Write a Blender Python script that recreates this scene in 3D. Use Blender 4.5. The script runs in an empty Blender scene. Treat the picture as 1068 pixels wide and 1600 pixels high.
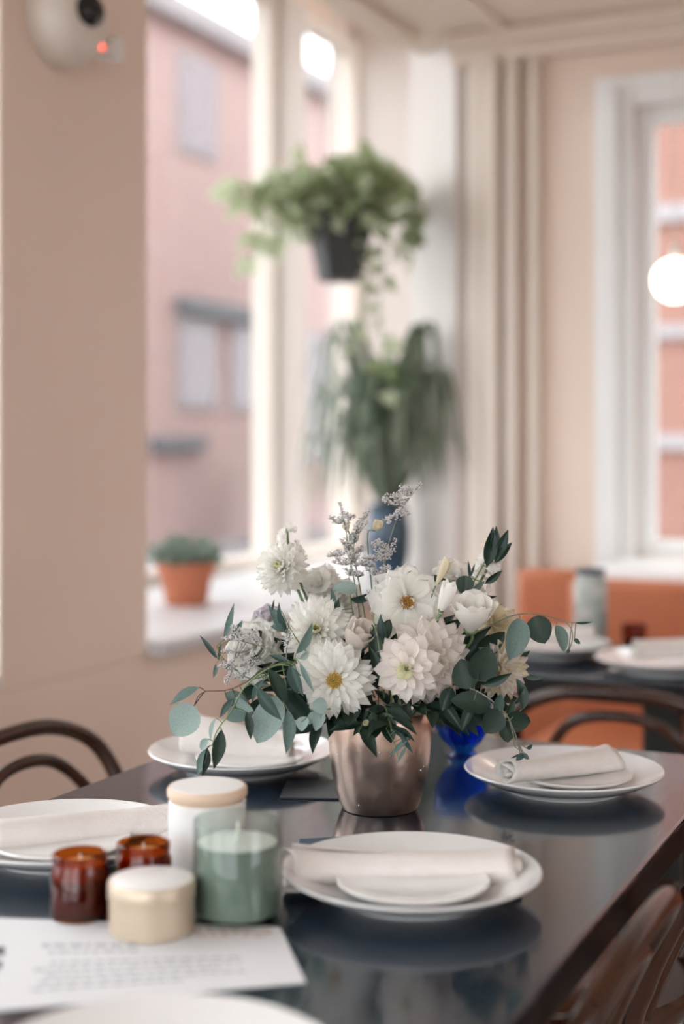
import bpy, bmesh, math, random
from mathutils import Vector, Matrix, Euler, noise
random.seed(11)
scene = bpy.context.scene
col = scene.collection
PI = math.pi
R = math.radians

# ------------------------------------------------------------------ camera
CH, F, CX, CY = 1.24, 2222.2, 534.0, 690.0      # eye height, focal length (px), principal point of the 1068x1600 frame
cam = bpy.data.cameras.new('camera')
cam_o = bpy.data.objects.new('camera', cam)
col.objects.link(cam_o)
cam_o.location = (0, 0, CH)
cam_o.rotation_euler = (PI / 2, 0, 0)
cam.sensor_fit = 'VERTICAL'
cam.sensor_height = 36.0
cam.lens = 50.0
cam.shift_y = -110 / 1600
cam.clip_start = 0.05
cam.clip_end = 200
cam.dof.use_dof = True
cam.dof.focus_distance = 1.83
cam.dof.aperture_fstop = 1.7
cam.dof.aperture_blades = 0
scene.camera = cam_o

# ------------------------------------------------------------------ sky, daylight, exposure
world = bpy.data.worlds.new('overcast_sky')
scene.world = world
world.use_nodes = True
bg = world.node_tree.nodes['Background']
bg.inputs[0].default_value = (0.93, 0.965, 1.0, 1)
bg.inputs[1].default_value = 4.2
vs = scene.view_settings
vs.view_transform = 'Standard'
vs.look = 'None'
vs.exposure = 0.17
vs.gamma = 1.0
vs.use_curve_mapping = False
scene.cycles.use_denoising = True
scene.cycles.max_bounces = 8
scene.cycles.diffuse_bounces = 5
scene.cycles.glossy_bounces = 3
scene.cycles.transparent_max_bounces = 12
scene.cycles.use_adaptive_sampling = True
scene.cycles.adaptive_threshold = 0.08
scene.cycles.adaptive_min_samples = 16
scene.cycles.caustics_reflective = False
scene.cycles.caustics_refractive = False

# the room is turned 25 degrees to the camera: ROOM frame (b, a): b across, a along the long side of the table
TH = R(-25)
DV = Vector((math.sin(R(25)), math.cos(R(25)), 0))
NV = Vector((math.cos(R(25)), -math.sin(R(25)), 0))


def rp(b, a, z=0.0):
    return DV * a + NV * b + Vector((0, 0, z))


def at(px, py, Y):
    """the world point seen at this pixel at distance Y"""
    return Vector(((px - CX) / F * Y, Y, CH - (py - CY) / F * Y))


def onz(px, py, z):
    Y = (CH - z) * F / (py - CY)
    return Vector(((px - CX) / F * Y, Y, z))


# ------------------------------------------------------------------ materials
def nt(m):
    m.use_nodes = True
    return m.node_tree.nodes, m.node_tree.links, m.node_tree.nodes['Principled BSDF']


def mat(name, c, rough=0.5, metal=0.0, var=0.0, vscale=8.0, bump=0.0, bscale=60.0, spec=None, coat=0.0, c2=None,
        stretch=(1, 1, 1), sss=0.0, ior=None, rvar=0.0):
    m = bpy.data.materials.new(name)
    n, l, p = nt(m)
    p.inputs['Base Color'].default_value = (*c, 1)
    p.inputs['Roughness'].default_value = rough
    p.inputs['Metallic'].default_value = metal
    if spec is not None: p.inputs['Specular IOR Level'].default_value = spec
    if ior is not None: p.inputs['IOR'].default_value = ior
    if coat:
        p.inputs['Coat Weight'].default_value = coat
        p.inputs['Coat Roughness'].default_value = 0.06
    if sss:
        p.inputs['Subsurface Weight'].default_value = sss
        p.inputs['Subsurface Radius'].default_value = (0.01, 0.006, 0.004)
        p.inputs['Subsurface Scale'].default_value = 1.0
    tc = n.new('ShaderNodeTexCoord')
    mp = n.new('ShaderNodeMapping')
    mp.inputs['Scale'].default_value = stretch
    l.new(tc.outputs['Object'], mp.inputs['Vector'])
    if var or c2 or rvar:
        t = n.new('ShaderNodeTexNoise')
        t.inputs['Scale'].default_value = vscale
        t.inputs['Detail'].default_value = 5
        l.new(mp.outputs[0], t.inputs['Vector'])
        if var or c2:
            r = n.new('ShaderNodeValToRGB')
            r.color_ramp.elements[0].position = 0.32
            r.color_ramp.elements[1].position = 0.68
            d = c2 if c2 else tuple(max(0, x * (1 - var)) for x in c)
            e = c if c2 else tuple(min(1, x * (1 + var)) for x in c)
            r.color_ramp.elements[0].color = (*d, 1)
            r.color_ramp.elements[1].color = (*e, 1)
            l.new(t.outputs['Fac'], r.inputs[0])
            l.new(r.outputs[0], p.inputs['Base Color'])
        if rvar:
            mr = n.new('ShaderNodeMapRange')
            mr.inputs['To Min'].default_value = max(0.0, rough - rvar)
            mr.inputs['To Max'].default_value = rough + rvar
            l.new(t.outputs['Fac'], mr.inputs['Value'])
            l.new(mr.outputs[0], p.inputs['Roughness'])
    if bump:
        t = n.new('ShaderNodeTexNoise')
        t.inputs['Scale'].default_value = bscale
        t.inputs['Detail'].default_value = 4
        l.new(mp.outputs[0], t.inputs['Vector'])
        b = n.new('ShaderNodeBump')
        b.inputs['Strength'].default_value = bump
        b.inputs['Distance'].default_value = 0.01
        l.new(t.outputs['Fac'], b.inputs['Height'])
        l.new(b.outputs[0], p.inputs['Normal'])
    return m


def mat_thin(name, c, trans=0.4, rough=0.5, c2=None, vscale=30):
    """petal or leaf: diffuse and gloss on top, some light passing through"""
    m = mat(name, c, rough, var=0.0 if c2 else 0.06, c2=c2, vscale=vscale, spec=0.28)
    n, l, p = nt(m)
    out = n['Material Output']
    tr = n.new('ShaderNodeBsdfTranslucent')
    src = p.inputs['Base Color'].links[0].from_socket
    l.new(src, tr.inputs['Color'])
    mx = n.new('ShaderNodeMixShader')
    mx.inputs[0].default_value = trans
    l.new(p.outputs[0], mx.inputs[1])
    l.new(tr.outputs[0], mx.inputs[2])
    l.new(mx.outputs[0], out.inputs['Surface'])
    return m


def mat_pane(name, tint=(1, 1, 1), ior=1.45, rough=0.0):
    """thin sheet of glass: tinted see-through with a mirror coat by angle"""
    m = bpy.data.materials.new(name)
    n, l, p = nt(m)
    out = n['Material Output']
    t = n.new('ShaderNodeBsdfTransparent')
    t.inputs[0].default_value = (*tint, 1)
    g = n.new('ShaderNodeBsdfGlossy')
    g.inputs['Roughness'].default_value = rough
    lw_ = n.new('ShaderNodeLayerWeight')          # Schlick reflectance, the same for both sides of the sheet
    lw_.inputs['Blend'].default_value = 0.5
    pw = n.new('ShaderNodeMath')
    pw.operation = 'POWER'
    pw.inputs[1].default_value = 5.0
    l.new(lw_.outputs['Facing'], pw.inputs[0])
    f = n.new('ShaderNodeMapRange')
    f.inputs['To Min'].default_value = ((ior - 1) / (ior + 1)) ** 2
    l.new(pw.outputs[0], f.inputs['Value'])
    mx = n.new('ShaderNodeMixShader')
    l.new(f.outputs[0], mx.inputs[0])
    l.new(t.outputs[0], mx.inputs[1])
    l.new(g.outputs[0], mx.inputs[2])
    l.new(mx.outputs[0], out.inputs['Surface'])
    return m


def mat_emit(name, c, s):
    m = bpy.data.materials.new(name)
    n, l, p = nt(m)
    p.inputs['Base Color'].default_value = (*c, 1)
    p.inputs['Emission Color'].default_value = (*c, 1)
    p.inputs['Emission Strength'].default_value = s
    return m


def mat_brick(name, c1, c2, mortar, scale=1.0):
    m = bpy.data.materials.new(name)
    n, l, p = nt(m)
    tc = n.new('ShaderNodeTexCoord')
    mp = n.new('ShaderNodeMapping')
    mp.inputs['Rotation'].default_value = (R(90), 0, 0)
    b = n.new('ShaderNodeTexBrick')
    b.inputs['Color1'].default_value = (*c1, 1)
    b.inputs['Color2'].default_value = (*c2, 1)
    b.inputs['Mortar'].default_value = (*mortar, 1)
    b.inputs['Scale'].default_value = scale
    b.inputs['Brick Width'].default_value = 0.22
    b.inputs['Row Height'].default_value = 0.075
    b.inputs['Mortar Size'].default_value = 0.008
    l.new(tc.outputs['Object'], mp.inputs['Vector'])
    l.new(mp.outputs[0], b.inputs['Vector'])
    l.new(b.outputs['Color'], p.inputs['Base Color'])
    p.inputs['Roughness'].default_value = 0.9
    return m


M = {}
M['wall'] = mat('cream_wall_paint', (0.82, 0.675, 0.575), 0.6, var=0.02, vscale=2.0, bump=0.05, bscale=120)
M['trimpaint'] = mat('cream_gloss_trim', (0.76, 0.67, 0.59), 0.4, var=0.02, vscale=3.0)
M['bay_darkened'] = mat('darkened_cream_paint', (0.60, 0.535, 0.49), 0.45, var=0.02, vscale=3.0)  # cream paint darkened to hold back the strong bay daylight
M['white_trim'] = mat('white_gloss_trim', (0.84, 0.84, 0.83), 0.35, var=0.02, vscale=3.0)
M['ceiling'] = mat('ceiling_paint', (0.78, 0.665, 0.575), 0.7, var=0.02, vscale=2.0)
M['floor'] = mat('pale_floor', (0.52, 0.46, 0.42), 0.35, var=0.12, vscale=5.0)
M['ledge'] = mat('white_ledge_paint', (0.62, 0.62, 0.63), 0.3, var=0.02, vscale=4.0)
M['glass'] = mat_pane('window_glass', (0.97, 0.98, 0.98), 1.45)
M['brick_a'] = mat_brick('hazy_pink_brick', (0.44, 0.30, 0.28), (0.50, 0.34, 0.31), (0.47, 0.40, 0.385))  # brick lightened and greyed, window haze put into its colour
M['brick_b'] = mat_brick('orange_brick', (0.30, 0.135, 0.10), (0.33, 0.155, 0.115), (0.30, 0.215, 0.185))
M['stone'] = mat('grey_stone', (0.36, 0.34, 0.35), 0.8, var=0.08, vscale=2)
M['slate'] = mat('slate_blue_paint', (0.10, 0.12, 0.14), 0.6, var=0.1)
M['shop_glass'] = mat('dim_shop_glass', (0.19, 0.14, 0.16), 0.12, var=0.1)
M['street'] = mat('street_asphalt', (0.26, 0.25, 0.25), 0.9, var=0.1, vscale=3)
M['tabletop'] = mat('dark_glossy_lacquer', (0.013, 0.026, 0.046), 0.10, ior=1.85, c2=(0.008, 0.016, 0.030), vscale=14,
                    stretch=(1, 0.25, 1), bump=0.03, bscale=16, rvar=0.05)
M['table_side'] = mat('dark_table_edge', (0.010, 0.008, 0.008), 0.5, spec=0.25, var=0.2, vscale=12)
M['walnut'] = mat('dark_bentwood', (0.058, 0.018, 0.008), 0.27, c2=(0.022, 0.008, 0.004), vscale=9, stretch=(1, 1, 0.3), coat=0.12)
M['seatwood'] = mat('reddish_seat_wood', (0.26, 0.10, 0.055), 0.3, c2=(0.17, 0.06, 0.035), vscale=14, stretch=(1, 0.15, 1), coat=0.3)
M['plate'] = mat('white_glazed_stoneware', (0.80, 0.79, 0.78), 0.16, var=0.015, vscale=30, coat=0.3)
M['linen'] = mat('pale_linen', (0.80, 0.755, 0.715), 0.85, var=0.03, vscale=60, bump=0.25, bscale=420)
M['copper'] = mat('hammered_rose_metal', (0.80, 0.62, 0.52), 0.30, metal=1.0, c2=(0.60, 0.44, 0.36), vscale=10, bump=0.11, bscale=38, rvar=0.05)
M['drop'] = mat('water_drop', (0.8, 0.75, 0.72), 0.08, spec=0.8)
M['vase_in'] = mat('dark_vase_inside', (0.05, 0.035, 0.03), 0.7, var=0.1)
M['petal'] = mat_thin('white_petal', (0.95, 0.94, 0.91), 0.48, 0.55, c2=(0.94, 0.925, 0.87))
M['petal_pink'] = mat_thin('blush_white_petal', (0.94, 0.89, 0.855), 0.48, 0.55, c2=(0.92, 0.86, 0.81))
M['petal_cream'] = mat_thin('cream_petal', (0.86, 0.80, 0.64), 0.48, 0.55, c2=(0.83, 0.76, 0.58))
M['petal_green'] = mat_thin('greenish_inner_petal', (0.86, 0.85, 0.66), 0.48, 0.55, c2=(0.82, 0.81, 0.56))
M['petal_lilac'] = mat_thin('pale_lilac_petal', (0.78, 0.72, 0.76), 0.4, 0.55, c2=(0.72, 0.66, 0.71))
M['petal_ivory'] = mat_thin('ivory_rose_petal', (0.78, 0.72, 0.66), 0.48, 0.55, c2=(0.73, 0.67, 0.60))  # ivory tone of the middle rosebud
M['stamen'] = mat('golden_stamen', (0.62, 0.40, 0.08), 0.7, var=0.2, vscale=300)
M['stamen_br'] = mat('amber_stamen', (0.50, 0.25, 0.05), 0.7, var=0.2, vscale=300)
M['stem'] = mat('green_stem', (0.14, 0.21, 0.09), 0.5, var=0.15, vscale=40)
M['stem_brown'] = mat('brown_twig', (0.10, 0.065, 0.045), 0.6, var=0.2, vscale=50)
M['stem_gray'] = mat('grey_green_twig', (0.20, 0.20, 0.15), 0.6, var=0.2, vscale=50)
M['floret'] = mat_thin('mauve_white_floret', (0.92, 0.90, 0.90), 0.4, 0.7, c2=(0.74, 0.70, 0.71), vscale=400)
M['euca'] = mat_thin('blue_green_eucalyptus', (0.12, 0.19, 0.17), 0.18, 0.42, c2=(0.165, 0.24, 0.215), vscale=22)
M['euca_pale'] = mat_thin('pale_eucalyptus', (0.27, 0.365, 0.335), 0.18, 0.45, c2=(0.34, 0.435, 0.405), vscale=22)
M['euca_dark'] = mat_thin('deep_green_eucalyptus', (0.022, 0.042, 0.030), 0.12, 0.42, c2=(0.033, 0.058, 0.042), vscale=22)
M['ruscus'] = mat_thin('dark_ruscus_leaf', (0.014, 0.032, 0.022), 0.1, 0.32, c2=(0.022, 0.044, 0.030), vscale=25)
M['ruscus2'] = mat_thin('grey_green_olive_leaf', (0.042, 0.075, 0.064), 0.12, 0.36, c2=(0.06, 0.10, 0.086), vscale=25)
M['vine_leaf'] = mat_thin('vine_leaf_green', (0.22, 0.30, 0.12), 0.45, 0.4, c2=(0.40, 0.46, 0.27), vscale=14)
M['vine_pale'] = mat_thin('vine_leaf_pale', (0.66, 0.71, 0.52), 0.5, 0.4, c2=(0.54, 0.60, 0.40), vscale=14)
M['strap'] = mat_thin('strap_leaf_green', (0.11, 0.16, 0.10), 0.4, 0.4, c2=(0.30, 0.34, 0.26), vscale=10)
M['succ'] = mat_thin('grey_green_small_leaf', (0.36, 0.43, 0.36), 0.3, 0.5, c2=(0.20, 0.26, 0.20), vscale=40)
M['soil'] = mat('potting_soil', (0.04, 0.03, 0.022), 0.95, var=0.3, vscale=60, bump=0.5)
M['terracotta'] = mat('terracotta', (0.50, 0.165, 0.085), 0.75, var=0.08, vscale=9)
M['black_pot'] = mat('black_plastic', (0.02, 0.018, 0.018), 0.45, var=0.1)
M['cord'] = mat('pale_hanger_wire', (0.70, 0.66, 0.60), 0.5, var=0.05)
M['blue_pot'] = mat('blue_glaze', (0.022, 0.062, 0.11), 0.25, c2=(0.015, 0.045, 0.08), vscale=9, coat=0.4)
M['blue_glass'] = mat_pane('cobalt_glass', (0.14, 0.44, 0.93), 1.6, 0.03)
M['amber_glass'] = mat_pane('amber_glass', (0.62, 0.27, 0.07), 1.55, 0.05)
M['green_glass'] = mat_pane('sage_glass', (0.86, 0.90, 0.875), 1.5, 0.04)
M['clear_glass'] = mat_pane('clear_glass', (0.93, 0.96, 0.95), 1.5, 0.02)
M['wax_amber'] = mat('honey_wax', (0.80, 0.50, 0.18), 0.6, var=0.05, sss=0.2)
M['wax_dark'] = mat('brown_label', (0.30, 0.16, 0.12), 0.6, var=0.06)
M['wax_green'] = mat('sage_wax', (0.235, 0.275, 0.245), 0.55, var=0.05)
M['wax_white'] = mat('white_wax', (0.82, 0.82, 0.80), 0.5, var=0.02, sss=0.2)
M['wick'] = mat('cotton_wick', (0.8, 0.78, 0.72), 0.9, var=0.05)
M['white_jar'] = mat('white_frosted_jar', (0.82, 0.81, 0.79), 0.28, var=0.02)
M['lid_wood'] = mat('light_lid_wood', (0.74, 0.56, 0.42), 0.5, c2=(0.66, 0.48, 0.34), vscale=20, stretch=(1, 0.15, 1))
M['lid_top'] = mat('pale_lid_top', (0.85, 0.83, 0.81), 0.4, var=0.02)
M['brass'] = mat('pale_gold_tin', (0.62, 0.51, 0.385), 0.42, metal=0.5, var=0.05, vscale=20)
M['paper'] = mat('white_menu_paper', (0.82, 0.83, 0.85), 0.75, var=0.01, vscale=30)
M['ink'] = mat('grey_print', (0.52, 0.54, 0.57), 0.8, var=0.05)
M['ink_dark'] = mat('dark_print', (0.14, 0.16, 0.20), 0.8, var=0.05)
M['dash_tan'] = mat('flat_tan', (0.62, 0.42, 0.28), 0.8, var=0.05)  # tan dash rows near the far edge of the sheet
M['card'] = mat('dark_slate_card', (0.035, 0.042, 0.05), 0.5, var=0.1, vscale=20)
M['card_blue'] = mat('navy_card', (0.03, 0.055, 0.10), 0.6, var=0.1, vscale=20)
M['leather'] = mat('orange_leather', (0.50, 0.155, 0.065), 0.45, var=0.06, vscale=6, bump=0.1, bscale=160)
M['black_metal'] = mat('black_iron', (0.018, 0.022, 0.02), 0.4, var=0.1)
M['plastic'] = mat('ivory_plastic', (0.72, 0.65, 0.58), 0.4, var=0.02)
M['lens'] = mat('black_lens', (0.008, 0.008, 0.008), 0.12, spec=0.5, var=0.1)
M['led'] = mat_emit('red_indicator', (1.0, 0.10, 0.06), 3.2)
M['globe'] = mat_emit('lit_opal_globe', (1.0, 0.90, 0.76), 4.0)
M['floral'] = mat('floral_print_glass', (0.62, 0.58, 0.53), 0.25, c2=(0.22, 0.32, 0.31), vscale=26)


# ------------------------------------------------------------------ mesh building
class MB:
    def __init__(s):
        s.v = []
        s.f = []

    def add(s, vs, fs):
        o = len(s.v)
        s.v += [Vector(p) for p in vs]
        s.f += [tuple(i + o for i in f) for f in fs]
        return s

    def box(s, x0, x1, y0, y1, z0, z1):
        v = [(x0, y0, z0), (x1, y0, z0), (x1, y1, z0), (x0, y1, z0), (x0, y0, z1), (x1, y0, z1), (x1, y1, z1), (x0, y1, z1)]
        return s.add(v, [(0, 3, 2, 1), (4, 5, 6, 7), (0, 1, 5, 4), (1, 2, 6, 5), (2, 3, 7, 6), (3, 0, 4, 7)])

    def prism(s, pts, z0, z1):
        n = len(pts)
        v = [(x, y, z0) for x, y in pts] + [(x, y, z1) for x, y in pts]
        f = [tuple(range(n - 1, -1, -1)), tuple(range(n, 2 * n))]
        f += [(i, (i + 1) % n, (i + 1) % n + n, i + n) for i in range(n)]
        return s.add(v, f)

    def lathe(s, prof, seg=48, cx=0, cy=0, close=False):
        """prof: (r, z) list; r=0 ends close to a point"""
        rows = []
        o = len(s.v)
        for r, z in prof:
            if r < 1e-6:
                rows.append([len(s.v)])
                s.v.append(Vector((cx, cy, z)))
            else:
                row = []
                for k in range(seg):
                    t = 2 * PI * k / seg
                    row.append(len(s.v))
                    s.v.append(Vector((cx + r * math.cos(t), cy + r * math.sin(t), z)))
                rows.append(row)
        pairs = list(zip(rows, rows[1:]))
        if close: pairs.append((rows[-1], rows[0]))
        for A, B in pairs:
            for k in range(seg):
                k2 = (k + 1) % seg
                if len(A) == 1 and len(B) == 1: continue
                if len(A) == 1: s.f.append((A[0], B[k2], B[k]))
                elif len(B) == 1: s.f.append((A[k], A[k2], B[0]))
                else: s.f.append((A[k], A[k2], B[k2], B[k]))
        return s

    def tube(s, pts, rad, seg=8, cap=True, closed=False):
        pts = [Vector(p) for p in pts]
        n = len(pts)
        rads = rad if isinstance(rad, (list, tuple)) else [rad] * n
        t0 = (pts[1] - pts[0]).normalized()
        up = Vector((0, 0, 1)) if abs(t0.z) < 0.9 else Vector((1, 0, 0))
        nrm = t0.cross(up).normalized()
        rows = []
        for i, p in enumerate(pts):
            if closed: t = (pts[(i + 1) % n] - pts[i - 1])
            elif i == 0: t = pts[1] - p
            elif i == n - 1: t = p - pts[i - 1]
            else: t = pts[i + 1] - pts[i - 1]
            t = t.normalized()
            nrm = (nrm - t * nrm.dot(t))
            nrm = nrm.normalized() if nrm.length > 1e-6 else t.orthogonal().normalized()
            bn = t.cross(nrm)
            row = []
            for k in range(seg):
                a = 2 * PI * k / seg
                row.append(len(s.v))
                s.v.append(p + (nrm * math.cos(a) + bn * math.sin(a)) * rads[i])
            rows.append(row)
        pr = list(zip(rows, rows[1:]))
        if closed: pr.append((rows[-1], rows[0]))
        for A, B in pr:
            for k in range(seg):
                k2 = (k + 1) % seg
                s.f.append((A[k], A[k2], B[k2], B[k]))
        if cap and not closed:
            s.f.append(tuple(reversed(rows[0])))
            s.f.append(tuple(rows[-1]))
        return s

    def ball(s, c, r, seg=8, rings=5, sc=(1, 1, 1)):
        c = Vector(c)
        m = MB()
        m.lathe([(r * math.sin(PI * i / rings), -r * math.cos(PI * i / rings)) for i in range(rings + 1)], seg)
        return s.add([c + Vector((p.x * sc[0], p.y * sc[1], p.z * sc[2])) for p in m.v], m.f)

    def xf(s, mtx):
        s.v = [mtx @ p for p in s.v]
        return s

    def mesh(s, name, material, smooth=True, sharp=None):
        me = bpy.data.meshes.new(name)
        me.from_pydata([tuple(p) for p in s.v], [], s.f)
        bm = bmesh.new()
        bm.from_mesh(me)
        bmesh.ops.recalc_face_normals(bm, faces=bm.faces)
        bm.to_mesh(me)
        bm.free()
        if material: me.materials.append(material)
        if smooth:
            me.polygons.foreach_set('use_smooth', [True] * len(me.polygons))
            if sharp is not None:
                me.set_sharp_from_angle(angle=R(sharp))
        me.update()
        return me

    def build(s, name, material, parent=None, loc=(0, 0, 0), rz=0.0, smooth=True, sharp=40, bevel=0.0):
        o = bpy.data.objects.new(name, s.mesh(name, material, smooth, sharp))
        col.objects.link(o)
        o.location = loc
        o.rotation_euler = (0, 0, rz)
        if parent: o.parent = parent
        if bevel:
            b = o.modifiers.new('bevel', 'BEVEL')
            b.width = bevel
            b.segments = 2
            b.limit_method = 'ANGLE'
        return o


def place(name, me, parent=None, mtx=None):
    o = bpy.data.objects.new(name, me)
    col.objects.link(o)
    if parent: o.parent = parent
    if mtx is not None: o.matrix_basis = mtx
    return o


def empty(name, loc=(0, 0, 0), rz=0.0, mtx=None):
    o = bpy.data.objects.new(name, None)
    o.empty_display_size = 0.05
    col.objects.link(o)
    if mtx is not None: o.matrix_basis = mtx
    else:
        o.location = loc
        o.rotation_euler = (0, 0, rz)
    return o


def tag(o, label=None, cat=None, group=None, kind=None):
    if label: o['label'] = label
    if cat: o['category'] = cat
    if group: o['group'] = group
    if kind: o['kind'] = kind
    return o


def copy_tree(o, parent=None):
    c = o.copy()
    col.objects.link(c)
    c.parent = parent
    for ch in list(o.children): copy_tree(ch, c)
    return c


def spline(pts, k=6):
    """Catmull-Rom through pts"""
    P = [Vector(p) for p in pts]
    if len(P) < 3:
        return [P[0].lerp(P[-1], i / k) for i in range(k + 1)]
    Q = [P[0] * 2 - P[1]] + P + [P[-1] * 2 - P[-2]]
    out = []
    for i in range(1, len(Q) - 2):
        p0, p1, p2, p3 = Q[i - 1:i + 3]
        for j in range(k):
            t = j / k
            out.append(0.5 * ((2 * p1) + (p2 - p0) * t + (2 * p0 - 5 * p1 + 4 * p2 - p3) * t * t + (3 * p1 - p0 - 3 * p2 + p3) * t ** 3))
    out.append(P[-1])
    return out


def frame(loc, zdir, roll=0.0, xhint=None):
    z = Vector(zdir).normalized()
    h = Vector(xhint) if xhint else (Vector((0, 0, 1)) if abs(z.z) < 0.92 else Vector((0, 1, 0)))
    x = h.cross(z).normalized()
    y = z.cross(x)
    m = Matrix((x, y, z)).transposed().to_4x4()
    return Matrix.Translation(Vector(loc)) @ m @ Matrix.Rotation(roll, 4, 'Z')


def leafframe(base, tip, roll=0.0, face=Vector((0, -1, 0))):
    """local +Y runs base to tip, +Z is the face turned towards `face`, rolled about the axis; returns matrix and length"""
    base, tip = Vector(base), Vector(tip)
    y = tip - base
    L = y.length
    y.normalize()
    z = face - y * face.dot(y)
    z = z.normalized() if z.length > 1e-4 else y.orthogonal().normalized()
    x = y.cross(z)
    m = Matrix((x, y, z)).transposed().to_4x4()
    return Matrix.Translation(base) @ m @ Matrix.Rotation(roll, 4, 'Y'), L


# ------------------------------------------------------------------ the room
CEIL, BAYC = 2.62, 3.15
BW, BG, AB, AE = -1.90, -2.67, 4.60, 5.80        # wall line, glass line, back wall, end of the bay


def struct(name, mb, m, bevel=0.0, sharp=30):
    o = mb.build(name, M[m], None, (0, 0, 0), TH, smooth=True, sharp=sharp, bevel=bevel)
    o['kind'] = 'structure'
    return o


struct('floor', MB().box(-1.92, 3.4, -1.2, 4.75, -0.06, 0.0), 'floor')
struct('ceiling', MB().box(-1.90, 3.4, -1.2, 4.75, CEIL, CEIL + 0.1), 'ceiling')
struct('ceiling_bay', MB().box(-2.80, -1.90, -1.2, 6.0, BAYC, BAYC + 0.1).box(-1.92, -1.90, -1.2, 4.75, CEIL + 0.1, BAYC), 'ceiling')
# left side: low wall, pillars, deep display ledge and glazing
lw = MB().box(BW - 0.06, BW, -1.2, 4.72, 0.0, 0.715)
lw.box(BW - 0.14, BW, 2.39, 2.95, 0.715, CEIL)
lw.box(BW - 0.14, BW, -0.35, 0.25, 0.715, CEIL)
struct('wall_left', lw, 'wall', 0.004)
struct('trim_1', MB().box(BG, BW - 0.002, -1.2, 2.95, 0.715, 0.75).box(BG, BW + 0.045, 2.952, 4.60, 0.715, 0.75).box(BG, BW - 0.06, 4.60, AE, 0.715, 0.75), 'ledge', 0.006)
struct('wall_bay', MB().box(BG - 0.1, BG, -1.2, AE, 0.0, 0.74).box(BG - 0.1, BG, -1.2, AE, 3.02, BAYC), 'wall')
struct('wall_bay_end', MB().box(BG - 0.1, -1.7, AE, AE + 0.12, 0.0, BAYC), 'bay_darkened')
posts = [5.10, 3.25, 1.45, -0.35]
for i in range(len(posts) + 1):
    hi = AE if i == 0 else posts[i - 1] - 0.10
    lo = posts[i] + 0.10 if i < len(posts) else -1.2
    w = struct('window_%d' % (i + 1), MB().box(BG - 0.03, BG + 0.05, lo, lo + 0.05, 0.75, 3.02)
               .box(BG - 0.03, BG + 0.05, hi - 0.05, hi, 0.75, 3.02)
               .box(BG - 0.03, BG + 0.05, lo + 0.05, hi - 0.05, 0.75, 0.80).box(BG - 0.03, BG + 0.05, lo + 0.05, hi - 0.05, 2.97, 3.02),
               'trimpaint', 0.004)
    MB().add([(BG + 0.008, lo + 0.05, 0.80), (BG + 0.008, hi - 0.05, 0.80), (BG + 0.008, hi - 0.05, 2.97), (BG + 0.008, lo + 0.05, 2.97)], [(0, 1, 2, 3)]).build('pane', M['glass'], w)
    if i == 0:
        MB().box(BG - 0.02, BG + 0.04, lo + 0.05, hi - 0.05, 1.235, 1.27).build('glazing_bar', M['stone'], w)
pm = MB()
for p in posts: pm.box(BG - 0.06, BG + 0.09, p - 0.10, p + 0.10, 0.75, 3.02)
struct('trim_2', pm, 'bay_darkened', 0.015)
# back wall with window, fluted pilaster, chamfered corner column
WB0, WB1, WZ0, WZ1 = -1.09, 1.60, 0.87, 2.33
bw = MB().box(-1.70, WB0, AB, AB + 0.14, 0, CEIL).box(WB0, WB1, AB, AB + 0.14, 0, WZ0).box(WB0, WB1, AB, AB + 0.14, WZ1, CEIL)
bw.box(WB1, 3.4, AB, AB + 0.14, 0, CEIL)
struct('wall_back', bw, 'wall')
struct('trim_3', MB().prism([(-1.70, 4.56), (-1.62, 4.60), (-1.62, 4.74), (-1.93, 4.90), (-1.955, 4.77)], 0.0, BAYC), 'bay_darkened', 0.004)
fl = MB()
for b0, b1, dep in [(-1.655, -1.60, 0.05), (-1.59, -1.535, 0.085), (-1.525, -1.475, 0.06), (-1.44, -1.405, 0.05)]:
    fl.box(b0, b1, AB - dep, AB, 0, CEIL - 0.09)
struct('trim_4', fl, 'trimpaint', 0.012)
struct('trim_5', MB().box(-1.72, 3.4, AB - 0.06, AB, CEIL - 0.10, CEIL).box(-1.72, 3.4, AB - 0.11, AB - 0.06, CEIL - 0.05, CEIL), 'ceiling', 0.01)
cs = MB().box(WB0 - 0.13, WB0, AB - 0.035, AB, 0.80, WZ1 + 0.10).box(WB0 - 0.10, WB0 - 0.045, AB - 0.065, AB - 0.035, 0.80, WZ1 + 0.06)
cs.box(WB0, WB1, AB - 0.035, AB, WZ1, WZ1 + 0.10).box(WB1, WB1 + 0.13, AB - 0.035, AB, 0.8, WZ1 + 0.10)
struct('trim_6', cs, 'white_trim', 0.006)
wn = struct('window_9', MB().box(WB0, WB0 + 0.05, AB + 0.02, AB + 0.10, WZ0, WZ1).box(WB1 - 0.05, WB1, AB + 0.02, AB + 0.10, WZ0, WZ1)
            .box(WB0 + 0.05, WB1 - 0.05, AB + 0.02, AB + 0.10, WZ0, WZ0 + 0.05).box(WB0 + 0.05, WB1 - 0.05, AB + 0.02, AB + 0.10, WZ1 - 0.05, WZ1)
            .box(0.25, 0.31, AB + 0.02, AB + 0.10, WZ0 + 0.05, WZ1 - 0.05), 'white_trim', 0.004)
MB().add([(WB0 + 0.05, AB + 0.058, WZ0 + 0.05), (0.25, AB + 0.058, WZ0 + 0.05), (0.25, AB + 0.058, WZ1 - 0.05), (WB0 + 0.05, AB + 0.058, WZ1 - 0.05)], [(0, 1, 2, 3)]).build('pane', M['glass'], wn)
MB().add([(0.31, AB + 0.058, WZ0 + 0.05), (WB1 - 0.05, AB + 0.058, WZ0 + 0.05), (WB1 - 0.05, AB + 0.058, WZ1 - 0.05), (0.31, AB + 0.058, WZ1 - 0.05)], [(0, 1, 2, 3)]).build('pane', M['glass'], wn)
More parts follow.
